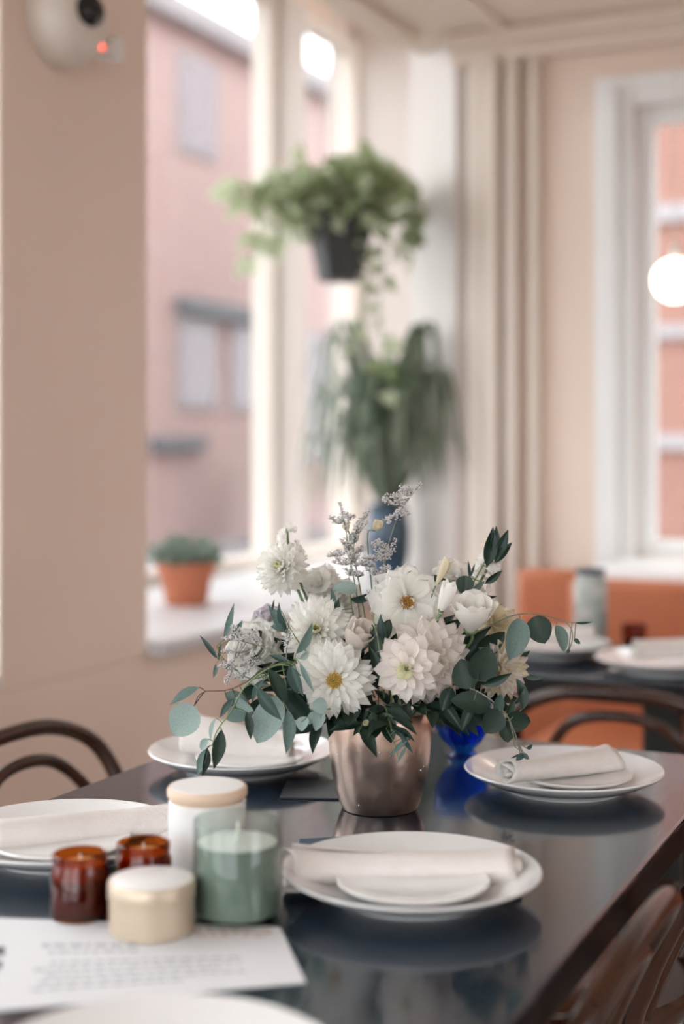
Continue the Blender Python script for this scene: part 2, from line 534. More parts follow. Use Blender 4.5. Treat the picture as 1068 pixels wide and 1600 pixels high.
struct('trim_7', MB().box(-1.12, 2.4, 4.02, AB + 0.02, 0.83, 0.865), 'white_trim', 0.006)       # sill shelf behind the bench
# ceiling battens along the room
struct('trim_8', MB().box(-1.55, -1.49, -1.2, AB - 0.11, CEIL - 0.02, CEIL), 'ceiling', 0.005)
struct('trim_9', MB().box(-0.55, -0.49, -1.2, AB - 0.11, CEIL - 0.02, CEIL), 'ceiling', 0.005)
struct('trim_10', MB().box(-1.90, -1.80, -1.2, AB - 0.11, CEIL - 0.035, CEIL), 'ceiling', 0.008)
# unseen right and front walls; their windows are added to light the room
struct('wall_right', MB().box(3.4, 3.5, -1.2, 4.74, 0, 0.9).box(3.4, 3.5, -1.2, 4.74, 2.3, CEIL).box(3.4, 3.5, -1.2, -0.7, 0.9, 2.3).box(3.4, 3.5, 1.3, 4.74, 0.9, 2.3), 'wall')
w = struct('window_12', MB().box(3.42, 3.48, -0.7, -0.65, 0.9, 2.3).box(3.42, 3.48, 1.25, 1.3, 0.9, 2.3), 'trimpaint')  # added out of view as fill light for the pillar side
MB().add([(3.45, -0.65, 0.9), (3.45, 1.25, 0.9), (3.45, 1.25, 2.3), (3.45, -0.65, 2.3)], [(0, 1, 2, 3)]).build('pane', M['glass'], w)
FA = -1.15  # front wall set close, its glazing widened to brighten the flowers
fw = MB().box(-2.8, 3.5, FA - 0.1, FA, 0, 0.5).box(-2.8, 3.5, FA - 0.1, FA, 2.5, BAYC)
for b0, b1 in [(-2.8, -2.7), (-1.0, -0.9), (0.7, 3.5)]: fw.box(b0, b1, FA - 0.1, FA, 0.5, 2.5)
struct('wall_front', fw, 'wall')
for i, (b0, b1) in enumerate([(-2.7, -1.0), (-0.9, 0.7)]):
    w = struct('window_%d' % (10 + i), MB().box(b0, b0 + 0.05, FA - 0.08, FA - 0.02, 0.5, 2.5).box(b1 - 0.05, b1, FA - 0.08, FA - 0.02, 0.5, 2.5), 'trimpaint')
    MB().add([(b0 + 0.05, FA - 0.05, 0.5), (b1 - 0.05, FA - 0.05, 0.5), (b1 - 0.05, FA - 0.05, 2.5), (b0 + 0.05, FA - 0.05, 2.5)], [(0, 1, 2, 3)]).build('pane', M['glass'], w)

# ------------------------------------------------------------------ outside: street and two brick buildings
struct('ground', MB().box(-40, 40, -30, 45, -0.35, -0.12), 'street')
FB = -10.0
b1 = empty('brick_building', rp(FB, 16, -0.12), TH + PI / 2)     # local x runs along the facade (+x = +a), local -y... faces the room
tag(b1, 'pink brick building across the street outside the large left window', 'building')
# local frame: x = a-16, y = -(b-FB)  (rotated +90 from room axes)
HT = 7.2
def fac(x0, x1, z0, z1, proud):
    return (x0, x1, -proud, 0.2, z0 + 0.12, z1 + 0.12)
MB().box(-6, 26, 0.0, 6.0, 0.0, HT).build('wall', M['brick_a'], b1, smooth=False)  # facade stops short out of view so more sky lights the room
MB().box(-6, 26, -0.25, 0.3, HT - 0.3, HT).build('cornice', M['stone'], b1, smooth=False)
MB().box(*fac(0.2, 2.5, 2.95, 3.16, 0.18)).build('lintel', M['slate'], b1, smooth=False)
MB().box(*fac(-0.45, 0.85, 1.12, 1.30, 0.12)).build('lintel', M['slate'], b1, smooth=False)
for x0, x1, z0, z1 in [(0.3, 1.2, 1.75, 2.85), (1.7, 2.4, 1.75, 2.85), (3.9, 5.0, 1.0, 2.9), (-3.2, -2.1, 1.0, 2.9), (0.3, 1.2, 5.2, 6.4), (2.6, 3.5, 5.2, 6.4), (-2.6, -1.7, 5.2, 6.4), (6.0, 7.0, 1.0, 2.9)]:
    w = MB().box(*fac(x0 - 0.08, x1 + 0.08, z0 - 0.08, z1 + 0.08, 0.03)).build('window', M['stone'], b1, smooth=False)
    MB().box(*fac(x0, x1, z0, z1, 0.04)).build('window_pane', M['shop_glass'], w, smooth=False)
b2 = empty('brick_building', rp(0, 14, -0.12), TH)
tag(b2, 'orange brick building seen through the window at right behind the bench', 'building')
MB().box(-6.5, 14, 0.0, 6.0, 0, 8.2).build('wall', M['brick_b'], b2, smooth=False)
for z, t in [(3.48, 0.16), (2.32, 0.12), (1.24, 0.14), (5.0, 0.15)]:
    MB().box(-6.5, 14, -0.08, 0.1, z + 0.12 - t / 2, z + 0.12 + t / 2).build('string_course', M['stone'], b2, smooth=False)
for x in (-4.6, 3.4, 6.5):
    w = MB().box(x - 0.55, x + 0.55, -0.05, 0.1, 5.4, 7.0).build('window', M['stone'], b2, smooth=False)
    MB().box(x - 0.45, x + 0.45, -0.07, 0.1, 5.5, 6.9).build('window_pane', M['shop_glass'], w, smooth=False)


# ------------------------------------------------------------------ shared leaf and petal meshes
def leaf_mesh(name, material, wr, kind='lance', cup=0.12, bend=0.10, nx=4, ny=8, fold=0.0):
    """unit-length leaf along +Y; wr = full width / length"""
    m = MB()
    for j in range(ny + 1):
        v = j / ny
        if kind == 'round': w = math.sin(PI * min(1, v * 0.985 + 0.015) ** 0.82) ** 0.62
        elif kind == 'strap': w = min(1, v * 6) ** 0.6 * (1 - v ** 3.2)
        elif kind == 'heart': w = (math.sin(PI * v ** 0.62)) ** 0.85
        else: w = math.sin(PI * v ** 0.85) ** 1.0
        w = max(w, 0.012) * wr / 2
        for i in range(nx + 1):
            u = i / nx * 2 - 1
            m.v.append(Vector((u * w, v, cup * wr * (u * u) * (w / (wr / 2)) - bend * (v * v) + fold * abs(u) * w)))
    for j in range(ny):
        for i in range(nx):
            a = j * (nx + 1) + i
            m.f.append((a, a + 1, a + nx + 2, a + nx + 1))
    return m.mesh(name, material, True)


def petal_mesh(name, material, wr, cup=0.35, curl=0.25, point=0.6, nx=4, ny=6, ruffle=0.0, seed=0):
    """unit-length petal along +Y from the flower centre; +Z the inner face"""
    rnd = random.Random(seed)
    m = MB()
    ph = rnd.random() * 6
    for j in range(ny + 1):
        v = j / ny
        w = (0.30 + 0.70 * min(1, v * 1.7) ** 0.8) * max(0.0, 1 - max(0, (v - 0.5) / 0.5) ** 3.0) ** point if v < 1 else 0.05
        w = max(w, 0.05) * wr / 2
        for i in range(nx + 1):
            u = i / nx * 2 - 1
            z = cup * wr * u * u * (1 - 0.35 * v) + curl * v * v - 0.02 * (1 - abs(u))
            if ruffle: z += ruffle * math.sin(u * 7 + ph + v * 3) * v * v
            y = v - (0.05 * u * u if v > 0.8 else 0)
            m.v.append(Vector((u * w, y, z)))
    for j in range(ny):
        for i in range(nx):
            a = j * (nx + 1) + i
            m.f.append((a, a + 1, a + nx + 2, a + nx + 1))
    return m.mesh(name, material, True)


def inv_path(root, pts):
    mi = root.matrix_basis.inverted()
    return [mi @ Vector(p) for p in pts]


# ------------------------------------------------------------------ tables
TZ = 0.75


def table(label, b0, b1, a0, a1, legs):
    c = rp((b0 + b1) / 2, (a0 + a1) / 2, 0)
    t = empty('dining_table', c, TH)
    hx, hy = (b1 - b0) / 2, (a1 - a0) / 2
    MB().box(-hx, hx, -hy, hy, TZ - 0.010, TZ).build('tabletop', M['tabletop'], t, bevel=0.004)
    e = MB()
    e.box(-hx + 0.004, hx - 0.004, -hy + 0.004, hy - 0.004, TZ - 0.05, TZ - 0.0105)
    e.build('table_edge', M['table_side'], t, bevel=0.004)
    if legs == 'four':
        for sx in (-1, 1):
            for sy in (-1, 1):
                x, y = sx * (hx - 0.05), sy * (hy - 0.045)
                MB().tube([(x, y, 0), (x, y, 0.36), (x, y, TZ - 0.05)], [0.018, 0.022, 0.026], 10).build('leg', M['black_metal'], t)
    else:
        for x in legs:
            p = MB().box(x - 0.045, x + 0.045, 0.115, 0.185, 0.03, TZ - 0.05)
            p.build('pedestal', M['black_metal'], t, bevel=0.006)
            MB().box(x - 0.05, x + 0.05, -0.10, 0.25, 0.0, 0.03).build('foot', M['black_metal'], t, bevel=0.006)
    tag(t, label, 'table')
    return t


table('glossy dark dining table in front set with plates, candles and flowers', -1.19, -0.379, 0.58, 2.248, 'four')
table('dark dining table in the background by the orange bench', -1.16, 0.70, 2.89, 3.42, [-0.486, 0.40])


# ------------------------------------------------------------------ bentwood chairs (faces local +Y)
def make_chair():
    t = empty('bentwood_chair')
    s = MB().lathe([(0.0, 0.462), (0.150, 0.460), (0.172, 0.468), (0.172, 0.474), (0.165, 0.478), (0.0, 0.472)], 40)
    s.build('seat', M['seatwood'], t)
    MB().lathe([(0.170, 0.44), (0.205, 0.44), (0.212, 0.452), (0.212, 0.468), (0.205, 0.478), (0.173, 0.476)], 40, close=True).build('seat_ring', M['walnut'], t)
    half = [(-0.195, -0.245, 0.0), (-0.185, -0.205, 0.25), (-0.178, -0.165, 0.45), (-0.203, -0.190, 0.55), (-0.217, -0.225, 0.63), (-0.198, -0.265, 0.704), (-0.115, -0.286, 0.746)]
    path = half + [(0, -0.290, 0.757)] + [(-x, y, z) for x, y, z in reversed(half)]
    sp = spline(path, 6)
    MB().tube(sp, 0.0138, 12).build('back_hoop', M['walnut'], t)
    half = [(-0.115, -0.165, 0.47), (-0.138, -0.200, 0.555), (-0.138, -0.234, 0.632), (-0.085, -0.264, 0.692)]
    path = half + [(0, -0.270, 0.709)] + [(-x, y, z) for x, y, z in reversed(half)]
    MB().tube(spline(path, 6), 0.0108, 12).build('inner_hoop', M['walnut'], t)
    for sx in (-1, 1):
        MB().tube([(sx * 0.185, 0.20, 0.0), (sx * 0.165, 0.16, 0.25), (sx * 0.148, 0.125, 0.45)], [0.012, 0.015, 0.018], 10).build('leg', M['walnut'], t)
    ring = [(0.158 * math.cos(k / 32 * 2 * PI), 0.158 * math.sin(k / 32 * 2 * PI) - 0.01, 0.27) for k in range(32)]
    MB().tube(ring, 0.009, 8, closed=True).build('leg_ring', M['walnut'], t)
    return t


ch0 = make_chair()
spots = [(-1.198, 1.905, TH - PI / 2, 'dark bentwood chair against the beige wall at the far left'),
         (-0.617, 1.43, TH + PI / 2, 'dark bentwood chair tucked under the right table edge, nearest the camera'),
         (-0.605, 2.01, TH + PI / 2, 'bentwood chair whose reddish seat shows under the right table edge'),
         (-0.68, 2.985, TH, 'bentwood chair behind the table, its arched back in front of the orange bench')]
for i, (b, a, rz, lab) in enumerate(spots):
    o = ch0 if i == 0 else copy_tree(ch0)
    o.location = rp(b, a, 0)
    o.rotation_euler = (0, 0, rz)
    tag(o, lab, 'chair', 'bentwood chairs')

# ------------------------------------------------------------------ orange bench
bn = empty('bench', rp(0.4, 3.72, 0), TH)          # local origin b=0.4, a=3.72
def seg_bench(b0, b1, a_front, name, zt):
    mb = MB().box(b0 - 0.4, b1 - 0.4, a_front - 3.72, a_front - 3.72 + 0.08, 0.47, zt)
    mb.build(name, M['leather'], bn, bevel=0.02)
seg_bench(-1.125, -0.30, 3.92, 'back_panel', 0.85)
seg_bench(-0.295, 0.55, 3.92, 'back_panel', 0.85)
seg_bench(0.555, 1.4, 3.92, 'back_panel', 0.85)
MB().box(-1.34 - 0.4, -1.13 - 0.4, 0.39, 0.47, 0.20, 0.855).build('end_panel', M['leather'], bn, bevel=0.02)
MB().box(-1.125 - 0.4, 1.0, -0.24, 0.19, 0.36, 0.47).build('seat_cushion', M['leather'], bn, bevel=0.025)
MB().box(-1.11 - 0.4, 1.0, -0.20, 0.28, 0.0, 0.355).build('base', M['leather'], bn, bevel=0.005)
tag(bn, 'orange leather bench along the back window behind the far table', 'bench')


# ------------------------------------------------------------------ plates and napkins
def make_plate(rad, h, name):
    k = rad / 0.14
    prof = [(0.0, 0.0045), (0.070 * k, 0.0045), (0.076 * k, 0.0), (0.082 * k, 0.0), (0.084 * k, 0.006), (0.112 * k, h * 0.42), (rad - 0.002, h - 0.0045),
            (rad, h - 0.002), (rad - 0.0015, h), (rad - 0.005, h - 0.001), (0.110 * k, h * 0.42 + 0.006), (0.090 * k, 0.0115), (0.0, 0.0105)]
    return MB().lathe(prof, 72).mesh(name, M['plate'], True, 60)


PL = make_plate(0.14, 0.031, 'dinner_plate')
SP = make_plate(0.082, 0.014, 'side_plate')


def plate(me, p, label, group):
    o = place('dinner_plate' if me is PL else 'side_plate', me)
    o.location = p
    tag(o, label, 'plate', group)
    return o


def napkin(p0, p1, rad, flat, label, seed, turns=2.6, open_end=0.0):
    """loosely rolled linen napkin lying from p0 to p1 (points of its axis)"""
    rnd = random.Random(seed)
    p0, p1 = Vector(p0), Vector(p1)
    L = (p1 - p0).length
    ns, nl = 66, 22
    outer, inner = [], []
    m = MB()
    for j in range(nl + 1):
        v = j / nl
        for i in range(ns + 1):
            s = i / ns
            th = s * turns * 2 * PI + 0.6 * math.sin(v * 2.1 + seed) + 2.6
            rr = rad * (0.30 + 0.70 * s)
            rr *= 1 + 0.13 * math.sin(th * 2 + v * 4 + seed) * s + 0.05 * math.sin(v * 9 + th + seed)
            rr *= 1 + open_end * (v - 0.5) + 0.18 * (abs(v - 0.5) * 2) ** 4
            z = math.sin(th) * rr * flat
            y = math.cos(th) * rr
            x = (v - 0.5) * L + 0.006 * math.sin(th * 1.5 + seed) * (1 if v > 0.5 else -1) * (abs(v - .5) * 2) ** 3
            zz = max(z, -rad * flat * 0.82)
            m.v.append(Vector((x, y + 0.004 * math.sin(v * 5 + seed), zz)))
    for j in range(nl):
        for i in range(ns):
            a = j * (ns + 1) + i
            m.f.append((a, a + 1, a + ns + 2, a + ns + 1))
    d = (p1 - p0)
    rz = math.atan2(d.y, d.x)
    ry = -math.asin(d.z / L)
    me = m.mesh('napkin', M['linen'], True)
    o = place('napkin', me)
    mod = o.modifiers.new('cloth', 'SOLIDIFY')
    mod.thickness = 0.0016
    mod.offset = 0
    o.location = (p0 + p1) / 2
    o.rotation_euler = (0, ry, rz)
    tag(o, label, 'napkin', 'rolled linen napkins')
    return o


G1, G2 = 'white dinner plates on the front table', 'small side plates'
pf = Vector((0.0754, 1.537, TZ))
pr_ = Vector((0.313, 2.01, TZ))
pb = Vector((-0.150, 2.135, TZ))
pll = Vector((-0.330, 1.690, TZ))
pbt = rp(-0.565, 0.89, TZ)
plate(PL, pf, 'white dinner plate in front of the metal vase, beside the green candle', G1)
plate(PL, pr_, 'white dinner plate at right near the far table edge, beside the blue glass', G1)
plate(PL, pb, 'white dinner plate behind the candles at left of the vase', G1)
plate(PL, pll, 'white dinner plate at the left edge behind the amber candle jars', G1)
plate(PL, pbt, 'white dinner plate cut off by the bottom edge of the picture', G1)
UP = Vector((0, 0, 0.0118))
plate(SP, pf + UP + Vector((0.0, -0.022, 0)), 'small white plate under the napkin on the front dinner plate', G2)
plate(SP, pr_ + UP + Vector((0.012, -0.012, 0)), 'small white plate under the napkin on the right dinner plate', G2)
plate(SP, pb + UP + Vector((0.014, -0.018, 0)), 'small white plate under the napkin on the plate left of the vase', G2)
plate(SP, pll + UP + Vector((0.0, -0.02, 0)), 'small white plate under the napkin on the left-edge dinner plate', G2)
napkin(at(450, 1356, 1.55), at(802, 1352, 1.565), 0.034, 0.56, 'rolled linen napkin across the plate in front of the vase', 1)
napkin(at(792, 1206, 1.93), at(955, 1184, 2.03), 0.021, 0.85, 'rolled linen napkin on the plate beside the blue glass', 2, open_end=0.12)
napkin(at(300, 1147, 2.17), at(452, 1174, 2.13), 0.031, 0.95, 'rolled linen napkin on the plate left of the vase', 3, open_end=-0.6)
napkin(at(-8, 1306, 1.655), at(268, 1280, 1.735), 0.026, 0.75, 'rolled linen napkin on the plate at the left edge', 4)

# far table settings
f1 = rp(-0.95, 3.17, TZ)
f2 = rp(-0.668, 3.045, TZ)
plate(PL, f1, 'white dinner plate on the far table behind the eucalyptus tip', 'plates on the far table')
plate(PL, f2, 'white dinner plate on the far table at the right picture edge', 'plates on the far table')
napkin(f2 + Vector((-0.06, -0.02, 0.048)), f2 + Vector((0.14, 0.05, 0.048)), 0.026, 0.9, 'rolled linen napkin on the far plate at the right picture edge', 5, open_end=0.4)
napkin(f1 + Vector((-0.12, 0.0, 0.046)), f1 + Vector((0.10, 0.03, 0.046)), 0.024, 0.8, 'rolled linen napkin on the far plate behind the eucalyptus tip', 6)
fj = rp(-1.0, 3.39, 0)
fj = onz(922, 1004, TZ)
fjo = empty('floral_jar', fj)
MB().lathe([(0.0, 0.0), (0.036, 0.0), (0.040, 0.006), (0.041, 0.14), (0.036, 0.158), (0.034, 0.172), (0.031, 0.172), (0.033, 0.157), (0.037, 0.138), (0.036, 0.01), (0, 0.008)], 32).build('body', M['floral'], fjo)
MB().lathe([(0.034, 0.166), (0.0365, 0.169), (0.0365, 0.178), (0.033, 0.180), (0.030, 0.178), (0.030, 0.168)], 32, close=True).build('rim', M['slate'], fjo)
tag(fjo, 'tall pale jar with green floral print on the far table before the bench', 'jar')
am = onz(990, 1008, TZ)
amo = empty('tumbler', am)
MB().lathe([(0, 0.0), (0.024, 0.0), (0.028, 0.004), (0.031, 0.05), (0.029, 0.05), (0.026, 0.006), (0, 0.005)], 24).build('bowl', M['amber_glass'], amo)
MB().lathe([(0, 0.0062), (0.0255, 0.0062), (0.0272, 0.03), (0, 0.03)], 24).build('wax', M['wax_amber'], amo)
tag(amo, 'small brown glass on the far table behind the right plate', 'glass')

# ------------------------------------------------------------------ blue goblet
bg_ = onz(722, 1182, TZ)
bgo = empty('goblet', bg_)
MB().lathe([(0.0, 0.0), (0.024, 0.0), (0.025, 0.003), (0.0185, 0.010), (0.019, 0.015), (0.030, 0.028), (0.040, 0.046), (0.0445, 0.066), (0.0465, 0.084),
            (0.0445, 0.084), (0.042, 0.066), (0.037, 0.047), (0.026, 0.029), (0.012, 0.020), (0, 0.019)], 48).build('bowl', M['blue_glass'], bgo)
rib = MB()
for k in range(12):
    t = k / 12 * 2 * PI
    rib.tube([(math.cos(t) * r_, math.sin(t) * r_, z_) for r_, z_ in [(0.020, 0.016), (0.0305, 0.028), (0.0405, 0.046), (0.0445, 0.062)]], [0.001, 0.0022, 0.0022, 0.0008], 6)
rib.build('ribbing', M['blue_glass'], bgo)
tag(bgo, 'cobalt blue glass goblet just right of the metal vase', 'glass')

# ------------------------------------------------------------------ candles
gp = Vector((-0.1075, 1.462, TZ))
g = empty('green_candle', gp)
GR, GH = 0.0452, 0.103
MB().lathe([(0, 0.0), (GR - 0.004, 0.0), (GR, 0.004), (GR, GH - 0.002), (GR - 0.0012, GH), (GR - 0.003, GH - 0.001), (GR - 0.003, 0.008), (0, 0.007)], 56).build('glass_jar', M['green_glass'], g)
MB().lathe([(0, 0.0085), (GR - 0.0045, 0.0085), (GR - 0.0036, 0.012), (GR - 0.0036, 0.078), (GR - 0.006, 0.0795)], 48).build('wax', M['wax_green'], g)
MB().lathe([(GR - 0.0042, 0.0790), (GR - 0.006, 0.0798), (0.01, 0.081), (0, 0.0815)], 48).build('wax_surface', M['wax_white'], g)
MB().tube([(0, 0, 0.080), (0.001, 0, 0.09), (0.0005, 0.001, 0.099)], 0.0014, 6).build('wick', M['wick'], g)
tag(g, 'sage green candle in a glass jar, tallest of the front candles', 'candle')

wp = Vector((-0.1515, 1.60, TZ))
w_ = empty('white_candle', wp)
MB().lathe([(0, 0), (0.040, 0), (0.0435, 0.004), (0.0435, 0.086), (0.041, 0.088), (0.0405, 0.086), (0.0405, 0.01), (0, 0.009)], 48).build('jar', M['white_jar'], w_)
MB().lathe([(0, 0.083), (0.0395, 0.083), (0.0395, 0.0920), (0.0445, 0.0925), (0.0450, 0.0945), (0.0450, 0.1005), (0.0435, 0.103), (0.040, 0.1032)], 48).build('lid', M['lid_wood'], w_)
MB().lathe([(0.0415, 0.1028), (0.0405, 0.1038), (0.0, 0.1038)], 48).build('lid_top', M['lid_top'], w_)
tag(w_, 'white candle jar with a pale wooden lid behind the green candle', 'candle')

tp = Vector((-0.1905, 1.424, TZ + 0.001))
t_ = empty('tin_candle', tp)
MB().lathe([(0, 0), (0.0405, 0), (0.0425, 0.002), (0.0425, 0.034), (0.0405, 0.036), (0, 0.036)], 48).build('tin', M['brass'], t_)
MB().lathe([(0.0415, 0.0345), (0.0435, 0.0345), (0.0438, 0.0355), (0.0438, 0.0495), (0.0425, 0.0515), (0.0395, 0.052)], 48).build('lid', M['brass'], t_)
MB().lathe([(0.0408, 0.0517), (0.0395, 0.0526), (0, 0.0526)], 48).build('lid_label', M['lid_top'], t_)
tag(t_, 'low round gold tin candle with a white lid on the paper sheet', 'candle')


def amber(p, lab):
    j = empty('amber_candle', p)
    MB().lathe([(0, 0), (0.0275, 0), (0.0302, 0.003), (0.0302, 0.048), (0.0275, 0.054), (0.0268, 0.057), (0.0285, 0.058), (0.0285, 0.065), (0.0265, 0.066),
                (0.0252, 0.065), (0.0252, 0.056), (0.0282, 0.047), (0.0282, 0.006), (0, 0.005)], 44).build('glass_jar', M['amber_glass'], j)
    MB().lathe([(0, 0.0065), (0.0272, 0.0065), (0.0278, 0.010), (0.0278, 0.040), (0.026, 0.0415)], 40).build('label_band', M['wax_dark'], j)
    MB().lathe([(0.0275, 0.0415), (0.0276, 0.0465), (0.0246, 0.0545), (0.010, 0.0555), (0, 0.056)], 40).build('wax', M['wax_amber'], j)
    MB().tube([(0, 0, 0.055), (0.001, 0, 0.060), (0, 0.001, 0.064)], 0.0012, 6).build('wick', M['wick'], j)
    tag(j, lab, 'candle')


amber(Vector((-0.2705, 1.468, TZ)), 'amber glass candle jar at the far left of the candle group')
amber(Vector((-0.2105, 1.508, TZ)), 'amber glass candle jar half hidden behind the gold tin')

# ------------------------------------------------------------------ paper sheet and dark cards
pc = [onz(478, 1537, TZ), onz(437, 1450, TZ), onz(0, 1436, TZ), onz(0, 1581, TZ)]
ex = (pc[2] - pc[1]).normalized() * 0.09
ey = (pc[3] - pc[0]).normalized() * 0.09
quad = [pc[0], pc[1], pc[2] + ex, pc[3] + ey]
po = (quad[0] + quad[1] + quad[2] + quad[3]) / 4
sheet = MB()
NXs, NYs = 14, 5
def sheet_pt(u, v, lift=0.0):
    p = (quad[0].lerp(quad[3], u)).lerp(quad[1].lerp(quad[2], u), v)
    return p - po + Vector((0, 0, 0.0006 + lift))
for layer in (0.0, 0.0005):
    for i in range(NXs + 1):
        for j in range(NYs + 1):
            sheet.v.append(sheet_pt(i / NXs, j / NYs, layer))
nn = (NXs + 1) * (NYs + 1)
for i in range(NXs):
    for j in range(NYs):
        a = i * (NYs + 1) + j
        sheet.f.append((a, a + 1, a + NYs + 2, a + NYs + 1))
        sheet.f.append(tuple(nn + q for q in (a, a + NYs + 1, a + NYs + 2, a + 1)))
edge = [i * (NYs + 1) for i in range(NXs + 1)] + [NXs * (NYs + 1) + j for j in range(1, NYs + 1)] + [i * (NYs + 1) + NYs for i in range(NXs - 1, -1, -1)] + [j for j in range(NYs - 1, 0, -1)]
for a, b in zip(edge, edge[1:] + edge[:1]): sheet.f.append((a, b, b + nn, a + nn))
pap = sheet.build('paper_sheet', M['paper'], None, po, smooth=False)
tag(pap, 'white printed paper sheet lying under the candles', 'paper')
def dash_rows(name, rows, material, rnd):
    m = MB()
    for v, u0, u1, hgt in rows:
        u = u0
        while u < u1:
            w = rnd.uniform(0.012, 0.035)
            if u + w > u1: break
            q = [sheet_pt(u, v - hgt, 0.0008), sheet_pt(u + w, v - hgt, 0.0008), sheet_pt(u + w, v + hgt, 0.0008), sheet_pt(u, v + hgt, 0.0008)]
            m.add(q, [(0, 1, 2, 3)])
            u += w + rnd.uniform(0.007, 0.012)
    m.build(name, material, pap, smooth=False)
rr = random.Random(5)
dash_rows('print_lines', [(0.66, 0.40, 0.68, 0.020), (0.58, 0.40, 0.64, 0.014), (0.45, 0.14, 0.66, 0.014), (0.38, 0.14, 0.68, 0.014), (0.31, 0.20, 0.66, 0.014), (0.24, 0.14, 0.66, 0.014), (0.17, 0.30, 0.68, 0.014)], M['ink'], rr)
dash_rows('print_heading', [(0.60, 0.745, 0.90, 0.05), (0.45, 0.75, 0.90, 0.04)], M['ink_dark'], rr)
dash_rows('tan_dashes', [(0.93, 0.03, 0.40, 0.014), (0.87, 0.03, 0.36, 0.014), (0.81, 0.05, 0.32, 0.012)], M['dash_tan'], rr)
c1 = MB().box(-0.052, 0.052, -0.052, 0.052, 0, 0.002).build('menu_card', M['card'], None, (-0.030, 1.998, TZ + 0.0004), R(-4), smooth=False)
tag(c1, 'dark slate card lying between the left plate and the vase', 'card')
c2 = MB().box(-0.05, 0.05, -0.045, 0.045, 0, 0.002).build('place_card', M['card_blue'], None, (0.006, 1.712, TZ + 0.0004), R(12), smooth=False)
tag(c2, 'navy card peeking out behind the front dinner plate', 'card')

# ------------------------------------------------------------------ vase
VX, VY = 0.0505, 1.905
vz = empty('flower_vase', (VX, VY, TZ))
MB().lathe([(0, 0.003), (0.040, 0.003), (0.046, 0.0), (0.050, 0.001), (0.0545, 0.010), (0.0605, 0.030), (0.0660, 0.060), (0.0685, 0.088), (0.0685, 0.112), (0.0672, 0.130),
            (0.0660, 0.1315), (0.0650, 0.130), (0.0662, 0.110), (0.0655, 0.085), (0.063, 0.060), (0.056, 0.028), (0.048, 0.008), (0, 0.007)], 80).build('body', M['copper'], vz)
MB().lathe([(0, 0.10), (0.0648, 0.10), (0.0645, 0.104), (0, 0.106)], 40).build('flower_foam', M['vase_in'], vz)
dm = MB()
rd = random.Random(3)
for k in range(12):
    t = rd.uniform(PI * 1.05, PI * 1.98)
    z = rd.uniform(0.012, 0.118)
    r_ = 0.0545 + (z - 0.01) * 0.30 if z < 0.05 else (0.066 + (z - 0.06) * 0.09 if z < 0.088 else 0.0686)
    s_ = rd.uniform(0.0006, 0.0013)
    dm.ball((math.cos(t) * r_, math.sin(t) * r_, z), s_, 6, 4)
tag(dm.build('water_drops', M['drop'], vz), kind='stuff')
tag(vz, 'hammered rose metal vase holding the white flowers', 'vase')
CORE = Vector((VX, VY, TZ + 0.11))


# ------------------------------------------------------------------ flowers
P_D = [petal_mesh('petal', M['petal'], 0.27, 0.40, 0.10, 0.55, seed=1), petal_mesh('petal', M['petal'], 0.31, 0.35, 0.14, 0.6, seed=2)]
P_B = [petal_mesh('petal', M['petal_pink'], 0.38, 0.36, 0.12, 0.6, seed=3), petal_mesh('petal', M['petal_pink'], 0.43, 0.30, 0.20, 0.6, seed=4)]
P_W = [petal_mesh('petal', M['petal'], 0.70, 0.16, 0.08, 0.36, seed=5, ruffle=0.05, nx=6), petal_mesh('petal', M['petal'], 0.62, 0.20, 0.12, 0.4, seed=6, ruffle=0.05, nx=6)]
P_N = [petal_mesh('petal', M['petal'], 0.26, 0.5, 0.14, 0.4, seed=7), petal_mesh('petal', M['petal'], 0.30, 0.45, 0.20, 0.5, seed=8)]
P_R = [petal_mesh('petal', M['petal'], 0.75, 0.2, 0.25, 0.3, seed=9, ruffle=0.08, nx=6), petal_mesh('petal', M['petal'], 0.85, 0.2, 0.2, 0.3, seed=10, ruffle=0.10, nx=6)]
P_C = [petal_mesh('petal', M['petal_cream'], 0.6, 0.2, 0.25, 0.35, seed=11, ruffle=0.06, nx=6)]
P_CN = [petal_mesh('petal', M['petal_cream'], 0.30, 0.45, 0.15, 0.45, seed=13), petal_mesh('petal', M['petal_pink'], 0.34, 0.45, 0.15, 0.45, seed=14)]
P_G = [petal_mesh('inner_petal', M['petal_green'], 0.5, 0.5, 0.2, 0.5, seed=12)]


